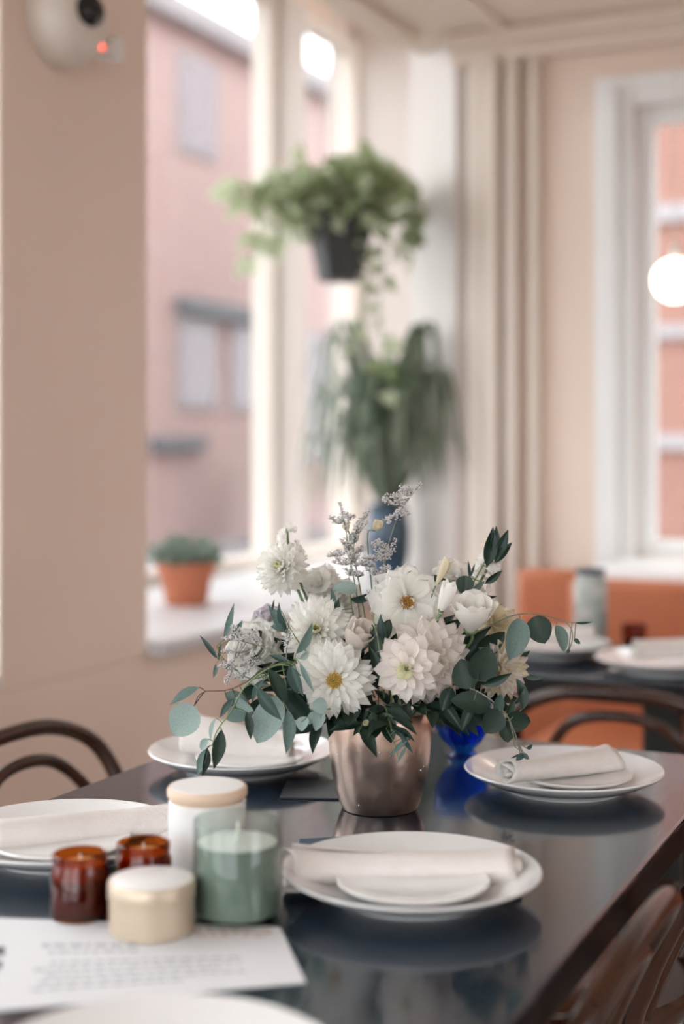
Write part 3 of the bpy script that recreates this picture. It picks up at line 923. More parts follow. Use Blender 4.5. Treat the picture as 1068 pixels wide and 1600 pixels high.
def dahlia(px, py, Y, rpx, facing, rings, petals, center, label, seed, inner=None, cat='flower', name='dahlia', tilt_jit=7.0, group='dahlias in the vase', stem_r=0.0022):
    """rings: list of (count, lift angle deg, length factor, mesh scale of width)"""
    rnd = random.Random(seed)
    c = at(px, py, Y)
    rad = 1.10 * rpx / F * Y
    root = empty(name, mtx=frame(c, facing, rnd.uniform(0, 6)))
    for ri, (n, el, lf, wf) in enumerate(rings):
        for k in range(n):
            az = 2 * PI * (k + 0.5 * (ri % 2)) / n + rnd.uniform(-0.10, 0.10)
            e = R(el + rnd.uniform(-tilt_jit, tilt_jit))
            L = rad * lf * rnd.uniform(0.93, 1.05)
            src = inner if (inner and ri == len(rings) - 1) else petals
            me = rnd.choice(src)
            base_r = rad * (0.10 if el < 50 else 0.05)
            base = Vector((math.cos(az) * base_r, math.sin(az) * base_r, rad * (-0.20 + 0.045 * ri)))
            d = Vector((math.cos(az) * math.cos(e), math.sin(az) * math.cos(e), math.sin(e)))
            up = Vector((-math.cos(az) * math.sin(e), -math.sin(az) * math.sin(e), math.cos(e)))
            x = d.cross(up)
            m = Matrix((x, d, up)).transposed().to_4x4()
            m = Matrix.Translation(base) @ m @ Matrix.Rotation(rnd.uniform(-0.18, 0.18), 4, 'Y') @ Matrix.Diagonal((L * wf, L, L * 0.9, 1))
            place('inner_petal' if src is inner and inner else 'petal', me, root, m)
    if center:
        cm = MB()
        for k in range(70):
            q = math.sqrt((k + 0.5) / 70)
            t = k * 2.39996
            r_ = q * rad * 0.17
            p0 = Vector((math.cos(t) * r_ * 0.7, math.sin(t) * r_ * 0.7, -rad * 0.05))
            p1 = Vector((math.cos(t) * r_ * 1.25, math.sin(t) * r_ * 1.25, rad * (0.19 - 0.10 * q) * rnd.uniform(0.8, 1.2)))
            cm.tube([p0, p1], [rad * 0.012, rad * 0.020], 4)
        tag(cm.build('stamens', M[center], root), kind='stuff')
    MB().lathe([(0, -rad * 0.46), (rad * 0.12, -rad * 0.42), (rad * 0.17, -rad * 0.28), (rad * 0.10, -rad * 0.14), (0, -rad * 0.12)], 12).build('calyx', M['stem'], root)
    back = c - Vector(facing).normalized() * rad * 0.42
    mid = back - Vector(facing).normalized() * 0.015
    foot = CORE + Vector(((px - 590) / F * Y * 0.22, rnd.uniform(-0.015, 0.02), -0.02))
    mid2 = mid.lerp(foot, 0.45) + Vector((0, 0.012, 0.0))
    MB().tube(spline(inv_path(root, [back, mid, mid2, foot]), 4), stem_r, 6).build('stem', M['stem'], root)
    tag(root, label, cat, group)
    return root


FULL = [(17, -16, 1.0, 1.0), (17, -2, 0.98, 1.0), (16, 13, 0.92, 1.0), (15, 29, 0.80, 1.0), (12, 46, 0.62, 1.0), (8, 64, 0.42, 1.05)]
POM = [(18, -35, 0.85, 1.1), (19, -12, 0.95, 1.05), (19, 8, 0.95, 1.0), (18, 25, 0.90, 1.0), (16, 42, 0.80, 1.0), (12, 58, 0.62, 1.0), (8, 72, 0.46, 1.0)]
OPEN = [(15, -8, 1.0, 1.0), (15, 6, 0.96, 1.0), (13, 19, 0.84, 1.0), (10, 36, 0.56, 1.0)]
WIDE = [(10, -8, 1.0, 1.0), (10, 4, 0.97, 1.0), (9, 15, 0.85, 1.0), (4, 60, 0.34, 0.7)]

dahlia(440, 888, 1.915, 39, (-0.35, -0.82, 0.30), POM, P_N, None, 'small white pompon dahlia standing highest at the left', 21, inner=P_G)
dahlia(494, 985, 1.850, 50, (-0.10, -0.92, 0.28), FULL, P_N, None, 'white dahlia with a greenish heart, left, above the yellow-centred one', 22, inner=P_G)
dahlia(522, 1063, 1.795, 57, (-0.02, -0.98, 0.06), [(19, -12, 1.0, 1.1), (19, -1, 0.98, 1.05), (18, 9, 0.88, 1.0), (15, 20, 0.70, 1.0), (10, 34, 0.44, 1.0)], P_D, 'stamen', 'white dahlia with an open yellow centre, front left of the bouquet', 23)
dahlia(635, 941, 1.845, 52, (0.22, -0.95, 0.18), WIDE, P_W, 'stamen_br', 'broad-petalled white dahlia with an amber centre at the upper middle', 24)
dahlia(668, 1032, 1.815, 60, (0.22, -0.95, 0.05), FULL, P_B, None, 'large blush white dahlia at the front right of the bouquet', 25, inner=P_G)
dahlia(634, 1046, 1.770, 47, (-0.28, -0.92, -0.10), [(11, -14, 1.0, 1.2), (11, 4, 0.92, 1.2), (9, 24, 0.66, 1.15), (6, 48, 0.42, 1.1)], P_B, None, 'blush white dahlia with few wide petals, overlapping the large one', 26, inner=P_G)
dahlia(786, 1042, 1.870, 44, (0.62, -0.72, 0.10), FULL, P_CN, None, 'cream dahlia turned to the right behind dark round leaves', 27)
dahlia(398, 1015, 1.895, 44, (-0.45, -0.75, 0.40), [(9, -25, 0.95, 1.0), (9, 0, 1.0, 1.0), (9, 25, 0.95, 1.0), (8, 48, 0.85, 1.0), (6, 70, 0.7, 1.0)], P_R, None, 'ruffled white carnation at the left behind the pale sea lavender', 28, name='carnation', group='carnations in the vase')
dahlia(775, 975, 1.930, 34, (0.45, -0.70, 0.45), [(8, -15, 1.0, 1.0), (8, 15, 1.0, 1.0), (7, 42, 0.9, 1.0), (5, 68, 0.75, 1.0)], P_C, None, 'cream carnation behind the round white rose at the right', 29, name='carnation', group='carnations in the vase')
dahlia(532, 938, 1.960, 34, (-0.05, -0.80, 0.55), [(8, -15, 1.0, 1.0), (8, 15, 1.0, 1.0), (7, 42, 0.9, 1.0), (5, 68, 0.75, 1.0)], P_R, None, 'ruffled white carnation behind the greenish-hearted dahlia', 30, name='carnation', group='carnations in the vase')
dahlia(706, 902, 1.955, 28, (0.05, -0.70, 0.65), [(8, -10, 1.0, 1.0), (8, 20, 1.0, 1.0), (6, 50, 0.85, 1.0)], P_R, None, 'small ruffled white carnation behind the green bud at the right', 33, name='carnation', group='carnations in the vase')
dahlia(497, 912, 1.955, 26, (-0.25, -0.75, 0.55), [(8, -10, 1.0, 1.0), (8, 20, 1.0, 1.0), (6, 50, 0.85, 1.0)], P_R, None, 'small ruffled white carnation right of the highest pompon dahlia', 34, name='carnation', group='carnations in the vase')
dahlia(418, 968, 1.930, 25, (-0.35, -0.6, 0.65), [(7, 25, 1.0, 1.1), (6, 50, 0.95, 1.1), (5, 72, 0.8, 1.0)], [petal_mesh('petal', M['petal_lilac'], 0.8, 0.3, 0.1, 0.3, seed=31, ruffle=0.05, nx=6)], None, 'pale lilac bloom half hidden by a curled leaf at the left', 31, name='lisianthus', group='lisianthus in the vase')


def rose_petal(material, ang, flare, hgt=1.0, seed=0, nx=8, ny=7):
    """shell patch of a closed bloom of unit radius; axis +Z, centred on +X"""
    rnd = random.Random(seed)
    ph = rnd.uniform(0, 6)
    m = MB()
    for j in range(ny + 1):
        v = j / ny
        rr = math.sin(min(1, 0.12 + v * 0.62) * PI * 0.62) + flare * v ** 3 * 0.5 - 0.22 * max(0, v - 0.6) * (1 - flare * 2)
        for i in range(nx + 1):
            u = i / nx * 2 - 1
            a = u * ang * (0.55 + 0.45 * math.sin(PI * min(1, v * 0.75 + 0.1)))
            z = (v * (1 - 0.16 * u * u * v) * 1.75 - 0.75) * hgt + 0.035 * math.sin(u * 6 + ph) * v
            r2 = rr * (1 + 0.05 * math.sin(u * 4 + ph) * v)
            m.v.append(Vector((math.cos(a) * r2, math.sin(a) * r2, z)))
    for j in range(ny):
        for i in range(nx):
            a = j * (nx + 1) + i
            m.f.append((a, a + 1, a + nx + 2, a + nx + 1))
    return m.mesh('petal', material, True)


def rose(px, py, Y, rpx, axis, label, seed, material, layers, squash=1.0, name='rose', group='roses in the vase'):
    rnd = random.Random(seed)
    c = at(px, py, Y)
    rad = rpx / F * Y
    root = empty(name, mtx=frame(c, axis, rnd.uniform(0, 6)))
    meshes = [rose_petal(material, R(62), f, 1.0, seed + i) for i, f in enumerate((0.0, 0.12, 0.28))]
    for li, (n, rs, fl, hs) in enumerate(layers):
        for k in range(n):
            m = Matrix.Rotation(2 * PI * k / n + li * 0.7 + rnd.uniform(-.1, .1), 4, 'Z') @ Matrix.Rotation(rnd.uniform(-0.07, 0.07), 4, 'Y') @ Matrix.Diagonal((rad * rs, rad * rs, rad * hs * squash, 1))
            place('petal', meshes[fl], root, m)
    MB().lathe([(0, -rad * 0.92 * squash), (rad * 0.22, -rad * 0.88 * squash), (rad * 0.36, -rad * 0.70 * squash), (0, -rad * 0.55 * squash)], 12).build('calyx', M['stem'], root)
    back = c - Vector(axis).normalized() * rad * 0.8 * squash
    mid = back - Vector(axis).normalized() * 0.02
    foot = CORE + Vector(((px - 590) / F * Y * 0.22, rnd.uniform(-0.01, 0.02), -0.02))
    MB().tube(spline(inv_path(root, [back, mid, mid.lerp(foot, 0.5) + Vector((rnd.uniform(-.01, .01), 0.02, 0)), foot]), 4), 0.0009 if rpx < 14 else 0.002, 6).build('stem', M['stem'], root)
    tag(root, label, 'flower', group)


rose(737, 965, 1.830, 33, (0.05, -0.45, 0.89), 'round white rose at the right of the bouquet', 41, M['petal'], [(3, 0.45, 0, 0.92), (3, 0.66, 0, 1.0), (4, 0.86, 1, 0.98), (4, 1.0, 2, 0.90)])
rose(556, 1001, 1.815, 27, (0.35, -0.55, 0.75), 'half-open ivory rosebud in the middle between the dahlias', 42, M['petal_ivory'], [(3, 0.5, 0, 1.2), (3, 0.75, 0, 1.15), (4, 0.95, 0, 1.05)], squash=1.15)
rose(694, 938, 1.815, 16, (0.32, -0.2, 0.92), 'slim white lisianthus bud left of the round rose', 43, M['petal'], [(3, 0.6, 0, 1.35), (3, 0.9, 0, 1.25)], squash=1.5, name='lisianthus', group='lisianthus in the vase')
rose(689, 897, 1.850, 10, (0.38, -0.1, 0.92), 'narrow greenish white bud pointing up above the lisianthus bud', 44, M['petal_cream'], [(3, 0.6, 0, 1.5), (3, 0.9, 0, 1.4)], squash=1.9, name='lisianthus', group='lisianthus in the vase')
rose(588, 823, 1.905, 10, (0.45, -0.5, 0.7), 'round cream bud high among the sea lavender, near its right spray', 45, M['petal_cream'], [(3, 0.7, 0, 1.0), (3, 0.95, 0, 1.0)], squash=0.95, name='ranunculus_bud', group='cream buds above the bouquet')
rose(541, 825, 1.915, 7.5, (-0.25, -0.5, 0.8), 'small cream bud high at the left among the sea lavender', 46, M['petal_cream'], [(3, 0.7, 0, 1.0), (3, 0.95, 0, 1.0)], squash=0.95, name='ranunculus_bud', group='cream buds above the bouquet')
rose(570, 1131, 1.790, 6, (0.3, -0.6, 0.5), 'tiny pale green bud hanging over the vase rim', 47, M['petal_green'], [(3, 0.7, 0, 1.0), (3, 0.95, 0, 1.0)], squash=1.0, name='ranunculus_bud', group='cream buds above the bouquet')

# stock spikes: florets along a stem
fl_m = MB()
for k in range(5):
    a = k / 5 * 2 * PI
    pm_ = MB()
    for j in range(4):
        v = j / 3
        for i in range(4):
            u = i / 3 * 2 - 1
            w = (0.25 + 0.75 * v) * 0.55
            pm_.v.append(Vector((u * w, v, 0.35 * v + 0.16 * math.sin(u * 5 + k) * v + 0.1 * u * u)))
    for j in range(3):
        for i in range(3):
            q = j * 4 + i
            pm_.f.append((q, q + 1, q + 5, q + 4))
    pm_.xf(Matrix.Rotation(a, 4, 'Z'))
    fl_m.add(pm_.v, pm_.f)
FLORET = fl_m.mesh('floret', M['petal'], True)


def stock(path, n, rpx, label, seed):
    rnd = random.Random(seed)
    pts = [at(*p) for p in path]
    root = empty('stock', pts[0])
    sp = spline([p - pts[0] for p in pts], 6)
    MB().tube(sp, 0.0018, 6).build('stem', M['stem'], root)
    N = len(sp)
    for k in range(n):
        t = 0.50 + 0.50 * (k + 0.5) / n
        p = sp[min(N - 1, int(t * (N - 1)))]
        out = Vector((rnd.uniform(-1, 1), rnd.uniform(-1, 0.4), rnd.uniform(-0.1, 0.8))).normalized()
        r_ = rpx / F * 1.9 * rnd.uniform(0.8, 1.15) * (1.1 - 0.5 * t)
        m = frame(p + out * r_ * 1.1, out, rnd.uniform(0, 6)) @ Matrix.Diagonal((r_, r_, r_, 1))
        place('floret', FLORET, root, m)
    tag(root, label, 'flower', 'stock spikes in the vase')


stock([(620, 1090, 1.91), (700, 990, 1.93), (752, 905, 1.93), (768, 872, 1.915)], 30, 17, 'white stock spike at the upper right under the dark leaves', 51)
stock([(560, 1090, 1.91), (490, 960, 1.95), (455, 870, 1.945), (448, 826, 1.945)], 12, 15, 'white stock tip rising above the highest pompon dahlia', 52)
stock([(585, 1090, 1.92), (540, 990, 1.97), (515, 930, 1.985), (508, 895, 1.99)], 26, 18, 'white stock spike in the back left of the sea lavender', 53)


# sea lavender (fine twigs with tiny florets)
def lavender(path, branches, label, seed, dens=0.42, fs=0.0012):
    """branches: (t along main, pixel tip) ; florets cluster along the outer part of each twig"""
    rnd = random.Random(seed)
    pts = [at(*p) for p in path]
    root = empty('sea_lavender', pts[0])
    o = pts[0]
    main = spline([p - o for p in pts], 8)
    tw = MB().tube(main, [0.0011 - 0.0006 * i / (len(main) - 1) for i in range(len(main))], 5)
    fm = MB()

    def cluster(line, start):
        n = int(len(line) * 6 * dens)
        for k in range(n):
            t = start + (1 - start) * rnd.random()
            x = t * (len(line) - 1)
            i = min(len(line) - 2, int(x))
            p = line[i].lerp(line[i + 1], x - i)
            side = Vector((rnd.gauss(0, 1), rnd.gauss(0, 1), abs(rnd.gauss(0.5, 0.8)))).normalized()
            q = p + side * rnd.uniform(0.0012, 0.0085) * (1.2 - t * 0.75)
            if rnd.random() < 0.5: tw.tube([p, q], 0.00035, 3, cap=False)
            s = fs * rnd.uniform(0.55, 1.1)
            d = frame(q, side)
            mm = MB().lathe([(0, -s * 1.3), (s * 0.55, -s * 0.2), (s, s * 0.9), (s * 0.3, s * 0.5), (0, s * 0.4)], 5)
            mm.xf(d)
            fm.add(mm.v, mm.f)
    cluster(main, 0.72)
    for t, tip in branches:
        p0 = main[int(t * (len(main) - 1))]
        p1 = at(*tip) - o
        mid = p0.lerp(p1, 0.5) + Vector((0, 0, -0.004))
        br = spline([p0, mid, p1], 6)
        tw.tube(br, [0.0007 - 0.0003 * i / (len(br) - 1) for i in range(len(br))], 4)
        cluster(br, 0.30)
        for s in range(3):
            q0 = br[int(len(br) * rnd.uniform(0.4, 0.8))]
            q1 = q0 + (p1 - p0) * 0.35 + Vector((rnd.uniform(-1, 1), rnd.uniform(-1, 1), rnd.uniform(0, 1))) * 0.010
            b3 = spline([q0, q0.lerp(q1, .5), q1], 4)
            tw.tube(b3, 0.0005, 4)
            cluster(b3, 0.25)
    tag(tw.build('twigs', M['stem_gray'], root), kind='stuff')
    tag(fm.build('florets', M['floret'], root, smooth=False), kind='stuff')
    tag(root, label, 'flower', 'sea lavender sprays')


lavender([(590, 1080, 1.89), (592, 950, 1.89), (600, 880, 1.89), (622, 805, 1.89), (657, 755, 1.89)],
         [(0.86, (600, 785, 1.895)), (0.90, (612, 775, 1.88)), (0.80, (633, 805, 1.885)), (0.82, (600, 815, 1.89)), (0.62, (588, 850, 1.885)), (0.60, (603, 868, 1.89)), (0.55, (575, 872, 1.88)), (0.92, (626, 768, 1.885)), (0.95, (636, 764, 1.89)), (0.5, (592, 862, 1.88)), (0.5, (608, 852, 1.89)), (0.45, (600, 890, 1.88)), (0.45, (580, 893, 1.885))],
         'tallest sea lavender spray, leaning right above the bouquet', 61)
lavender([(575, 1080, 1.90), (560, 950, 1.90), (548, 880, 1.90), (540, 830, 1.90), (530, 785, 1.90)],
         [(0.86, (522, 815, 1.90)), (0.84, (548, 808, 1.90)), (0.62, (545, 850, 1.89)), (0.60, (518, 868, 1.90)), (0.60, (572, 800, 1.895)), (0.62, (563, 812, 1.89)), (0.55, (585, 885, 1.89)), (0.55, (535, 845, 1.90)), (0.5, (565, 880, 1.885)), (0.5, (552, 870, 1.89)), (0.5, (528, 876, 1.90)), (0.55, (560, 855, 1.89)), (0.45, (545, 895, 1.89)), (0.45, (568, 898, 1.885))],
         'sea lavender spray left of the tallest one, with upright tips', 62)
lavender([(590, 1080, 1.87), (595, 1000, 1.86), (600, 960, 1.86), (596, 905, 1.86)],
         [(0.6, (585, 925, 1.86)), (0.62, (612, 915, 1.86)), (0.7, (590, 908, 1.855)), (0.7, (606, 900, 1.86))],
         'short sea lavender sprig beside the amber-centred dahlia', 63)
lavender([(500, 1075, 1.83), (440, 1025, 1.83), (390, 1005, 1.83), (345, 998, 1.83)],
         [(0.6, (385, 1045, 1.83)), (0.62, (358, 1020, 1.825)), (0.55, (395, 992, 1.835)), (0.7, (362, 985, 1.83)), (0.72, (352, 1045, 1.83)), (0.5, (372, 1060, 1.83)), (0.8, (356, 1066, 1.825)), (0.3, (448, 985, 1.83))],
         'sea lavender spray spreading low to the left over the carnation', 64, dens=0.45)

# ------------------------------------------------------------------ greenery
LM = {}
for nm, mt in [('euca', 'euca'), ('pale', 'euca_pale'), ('dark', 'euca_dark'), ('rus', 'ruscus'), ('olive', 'ruscus2')]:
    LM[nm + '_round'] = leaf_mesh('leaf', M[mt], 0.92, 'round', 0.10, 0.10, fold=0.12)
    LM[nm + '_oval'] = leaf_mesh('leaf', M[mt], 0.60, 'round', 0.12, 0.10, fold=0.22)
    LM[nm + '_lance'] = leaf_mesh('leaf', M[mt], 0.34, 'lance', 0.10, 0.10, fold=0.40)
    LM[nm + '_thin'] = leaf_mesh('leaf', M[mt], 0.18, 'lance', 0.2, 0.14)


def branch(stem_px, leaves, label, smat='stem_brown', r0=0.0016, group='leafy branches in the vase', name='eucalyptus_branch', cat='branch', vein=False, twigs=()):
    """stem through (px,py,Y) points; leaves (mesh key, base px/py, tip px/py, Y base, Y tip, roll deg)"""
    pts = [at(*p) for p in stem_px]
    root = empty(name, pts[0])
    o = pts[0]
    sp = spline([p - o for p in pts], 8)
    n = len(sp)
    sm = MB().tube(sp, [r0 * (1 - 0.65 * i / (n - 1)) for i in range(n)], 6)
    for tpts in twigs:
        ts = spline([at(*p) - o for p in tpts], 5)
        sm.tube(ts, r0 * 0.45, 5)
    for lf in leaves:
        key, bx, by, tx, ty, Yb, Yt, roll = lf
        b = at(bx, by, Yb) - o
        t = at(tx, ty, Yt) - o
        m, L = leafframe(b, t, R(roll))
        place('leaf', LM[key], root, m @ Matrix.Scale(L, 4))
        near = min(sp, key=lambda q: (q - b).length)
        if (near - b).length > 0.002:
            sm.tube([near, near.lerp(b, 0.5) + Vector((0, 0, 0.001)), b], r0 * 0.42, 4)
    sm.build('stem', M[smat], root)
    tag(root, label, cat, group)


# left drooping branches
branch([(560, 1090, 1.86), (470, 1040, 1.82), (420, 1042, 1.80), (385, 1065, 1.79), (355, 1078, 1.79), (320, 1080, 1.79)],
       [('pale_round', 303, 1103, 271, 1150, 1.79, 1.785, 8), ('euca_lance', 311, 1074, 264, 1099, 1.79, 1.78, 40), ('pale_oval', 368, 1090, 394, 1112, 1.79, 1.78, 30),
        ('euca_oval', 352, 1085, 390, 1108, 1.795, 1.80, -40), ('pale_oval', 436, 1090, 400, 1162, 1.79, 1.785, 10), ('euca_round', 396, 1112, 352, 1120, 1.80, 1.80, 50)],
       'eucalyptus branch drooping left, ending in a large pale round leaf', twigs=[[(322, 1080, 1.79), (310, 1087, 1.79), (303, 1103, 1.79)]])
branch([(540, 1095, 1.88), (475, 1040, 1.835), (430, 1040, 1.79), (385, 1070, 1.775), (362, 1110, 1.77), (340, 1140, 1.77), (331, 1165, 1.77)],
       [('olive_lance', 365, 1092, 342, 1121, 1.772, 1.765, 25), ('dark_lance', 346, 1139, 335, 1203, 1.77, 1.765, -15), ('euca_lance', 325, 1168, 306, 1212, 1.77, 1.765, 30),
        ('dark_lance', 323, 1168, 318, 1214, 1.77, 1.76, -45), ('pale_lance', 337, 1122, 326, 1158, 1.775, 1.77, 55), ('pale_oval', 325, 1155, 312, 1172, 1.775, 1.78, 30),
        ('dark_lance', 385, 1112, 393, 1155, 1.775, 1.765, -25), ('olive_lance', 402, 1075, 438, 1126, 1.765, 1.75, 10), ('euca_lance', 449, 1108, 450, 1178, 1.77, 1.76, -28),
        ('olive_lance', 412, 1062, 390, 1098, 1.78, 1.785, 45), ('rus_lance', 420, 1045, 451, 1105, 1.775, 1.77, -20), ('rus_oval', 448, 1080, 487, 1128, 1.80, 1.79, 25), ('olive_lance', 452, 1040, 462, 1085, 1.77, 1.765, 20)],
       'olive-leaved branch hanging at the left with narrow pointed leaves', smat='stem')
branch([(540, 1080, 1.87), (480, 1045, 1.86), (430, 1050, 1.86), (390, 1060, 1.86), (350, 1030, 1.86), (338, 1010, 1.86)],
       [('olive_thin', 340, 1030, 313, 992, 1.86, 1.86, 20), ('euca_thin', 350, 1000, 366, 944, 1.865, 1.86, 10), ('euca_lance', 360, 1000, 379, 970, 1.865, 1.86, 20),
        ('euca_lance', 345, 1033, 372, 1050, 1.855, 1.85, 35), ('euca_lance', 337, 1037, 334, 1060, 1.855, 1.85, -30), ('olive_thin', 341, 1032, 345, 1005, 1.86, 1.86, 10)],
       'thin-leaved sprig curling up at the far left of the bouquet', smat='stem', r0=0.0012)
branch([(540, 1080, 1.87), (480, 1020, 1.84), (455, 985, 1.83), (440, 955, 1.83)],
       [('euca_lance', 447, 990, 420, 945, 1.83, 1.83, 20), ('olive_lance', 448, 988, 432, 942, 1.828, 1.825, -55), ('rus_thin', 425, 955, 428, 936, 1.83, 1.83, 0), ('euca_oval', 445, 985, 424, 978, 1.83, 1.82, 45)],
       'curled blue-green leaf sprig before the pale lilac bloom', smat='stem', r0=0.0012)
branch([(545, 1095, 1.88), (500, 1078, 1.85), (466, 1052, 1.79), (460, 1030, 1.76)],
       [('euca_lance', 462, 1022, 490, 976, 1.765, 1.755, 40), ('euca_thin', 468, 1035, 488, 1080, 1.755, 1.735, 5), ('olive_lance', 455, 1040, 472, 1088, 1.765, 1.75, 15), ('pale_oval', 470, 1030, 482, 1018, 1.76, 1.755, 20),
        ('rus_lance', 458, 1062, 480, 1118, 1.80, 1.79, 0), ('olive_lance', 448, 1035, 420, 1022, 1.78, 1.78, 35)],
       'blue-green sprig crossing in front of the left dahlias', smat='stem', r0=0.0012)
branch([(540, 1110, 1.82), (510, 1108, 1.78), (485, 1118, 1.765), (470, 1128, 1.76)],
       [('pale_oval', 492, 1112, 482, 1132, 1.765, 1.76, 20), ('pale_round', 476, 1120, 470, 1142, 1.765, 1.755, 30), ('pale_oval', 498, 1106, 494, 1142, 1.765, 1.755, -20), ('pale_round', 510, 1100, 486, 1106, 1.76, 1.75, 10),
        ('pale_oval', 500, 1108, 497, 1138, 1.77, 1.765, 55)],
       'small pale eucalyptus sprig under the yellow-centred dahlia', smat='stem', r0=0.0011)
# centre bits
branch([(575, 1080, 1.90), (555, 980, 1.885), (547, 930, 1.88), (545, 900, 1.88)],
       [('pale_oval', 558, 922, 519, 918, 1.878, 1.87, 38), ('olive_oval', 548, 935, 590, 926, 1.885, 1.89, 55), ('euca_lance', 517, 958, 520, 918, 1.87, 1.87, 45), ('olive_lance', 522, 962, 530, 935, 1.87, 1.87, 35), ('pale_round', 556, 832, 549, 850, 1.9, 1.9, 20)],
       'pale oval eucalyptus leaf sprig below the sea lavender', smat='stem', r0=0.0012)
branch([(600, 1095, 1.86), (596, 1040, 1.80), (588, 990, 1.80), (580, 960, 1.81)],
       [('dark_lance', 588, 1040, 582, 975, 1.795, 1.80, 10), ('olive_lance', 602, 1010, 592, 960, 1.81, 1.81, -30), ('dark_oval', 592, 1000, 610, 968, 1.815, 1.82, 10), ('rus_oval', 605, 1020, 622, 990, 1.81, 1.81, 20), ('rus_lance', 590, 1060, 580, 1010, 1.79, 1.79, 30)],
       'dark leaves standing between the ivory rosebud and the dahlias', smat='stem')
branch([(600, 1100, 1.86), (600, 1130, 1.80), (615, 1160, 1.785), (622, 1185, 1.785)],
       [('rus_lance', 600, 1118, 578, 1160, 1.80, 1.79, 10), ('rus_oval', 598, 1115, 612, 1160, 1.80, 1.785, -20), ('dark_lance', 612, 1130, 640, 1158, 1.79, 1.785, 20), ('euca_thin', 640, 1150, 607, 1182, 1.785, 1.78, 15), ('euca_thin', 636, 1165, 620, 1192, 1.785, 1.78, 15),
        ('rus_lance', 575, 1110, 552, 1150, 1.80, 1.79, 0), ('dark_oval', 580, 1115, 590, 1138, 1.795, 1.785, 25), ('rus_lance', 560, 1112, 571, 1152, 1.80, 1.79, 25), ('olive_thin', 622, 1140, 645, 1180, 1.785, 1.78, 10)],
       'dark sprig hanging over the front of the vase rim', smat='stem', r0=0.0012)
# right side
branch([(640, 1080, 1.88), (700, 1010, 1.85), (750, 985, 1.84), (800, 962, 1.835), (840, 960, 1.835), (880, 970, 1.835), (905, 974, 1.835)],
       [('euca_oval', 812, 967, 798, 1031, 1.832, 1.82, -12), ('dark_round', 836, 963, 850, 1006, 1.832, 1.825, 12), ('euca_oval', 868, 978, 883, 1018, 1.832, 1.825, -35), ('olive_thin', 897, 973, 926, 974, 1.835, 1.83, 30),
        ('olive_oval', 897, 998, 906, 1006, 1.835, 1.832, 15), ('olive_oval', 888, 1014, 886, 1022, 1.835, 1.832, 15)],
       'eucalyptus branch arching right with three hanging blue-green leaves', r0=0.0015, smat='stem_gray', twigs=[[(882, 970, 1.835), (893, 985, 1.835), (893, 1003, 1.835), (887, 1018, 1.835)]])
branch([(640, 1080, 1.90), (710, 960, 1.90), (745, 900, 1.90), (765, 865, 1.90), (782, 845, 1.90)],
       [('rus_lance', 760, 886, 771, 824, 1.90, 1.895, 5), ('rus_lance', 768, 868, 777, 822, 1.90, 1.90, 25), ('rus_lance', 774, 872, 794, 828, 1.90, 1.895, 0), ('rus_lance', 772, 880, 799, 847, 1.90, 1.895, -20), ('rus_lance', 757, 912, 785, 892, 1.895, 1.89, 10),
        ('rus_lance', 745, 930, 776, 934, 1.89, 1.885, 40), ('rus_thin', 734, 905, 732, 876, 1.89, 1.89, 10), ('rus_thin', 736, 900, 741, 880, 1.89, 1.89, -20), ('dark_round', 727, 900, 724, 930, 1.862, 1.855, 5), ('euca_lance', 735, 925, 758, 908, 1.88, 1.88, 10), ('rus_lance', 696, 906, 660, 903, 1.87, 1.87, 30)],
       'dark-leaved branch standing up at the right, five pointed leaves on top', smat='stem', name='ruscus_branch')
branch([(650, 1090, 1.88), (700, 1070, 1.82), (745, 1080, 1.79), (785, 1110, 1.785), (802, 1140, 1.785), (808, 1160, 1.785)],
       [('dark_round', 745, 1062, 763, 1012, 1.785, 1.78, 12), ('dark_round', 735, 1075, 718, 1030, 1.79, 1.795, -15), ('rus_lance', 752, 1070, 800, 1054, 1.782, 1.775, 20), ('dark_oval', 765, 1105, 705, 1092, 1.79, 1.785, 30), ('dark_round', 780, 1110, 757, 1146, 1.783, 1.775, -10),
        ('olive_oval', 776, 1112, 782, 1085, 1.785, 1.78, 0), ('dark_round', 790, 1122, 829, 1130, 1.79, 1.79, 15), ('dark_round', 786, 1128, 795, 1160, 1.79, 1.785, -25), ('dark_oval', 792, 1115, 803, 1095, 1.79, 1.79, 20), ('rus_lance', 740, 1095, 720, 1142, 1.79, 1.78, 20), ('rus_lance', 735, 1090, 780, 1140, 1.80, 1.79, -15), ('rus_oval', 705, 1075, 690, 1110, 1.80, 1.79, 20), ('rus_lance', 690, 1095, 722, 1142, 1.80, 1.785, 0),
        ('olive_oval', 815, 1108, 810, 1060, 1.80, 1.80, 50), ('euca_oval', 800, 1100, 822, 1075, 1.80, 1.80, 60),
        ('olive_oval', 818, 1178, 806, 1188, 1.785, 1.78, 20), ('olive_oval', 815, 1178, 826, 1186, 1.785, 1.78, -20), ('olive_oval', 823, 1170, 831, 1164, 1.785, 1.78, 10), ('rus_thin', 812, 1178, 798, 1185, 1.785, 1.78, 10)],
       'dark round-leaved eucalyptus hanging low at the right over the blue goblet', r0=0.0015, smat='stem_gray', twigs=[[(795, 1125, 1.785), (802, 1150, 1.785), (803, 1165, 1.785), (818, 1176, 1.785)]])
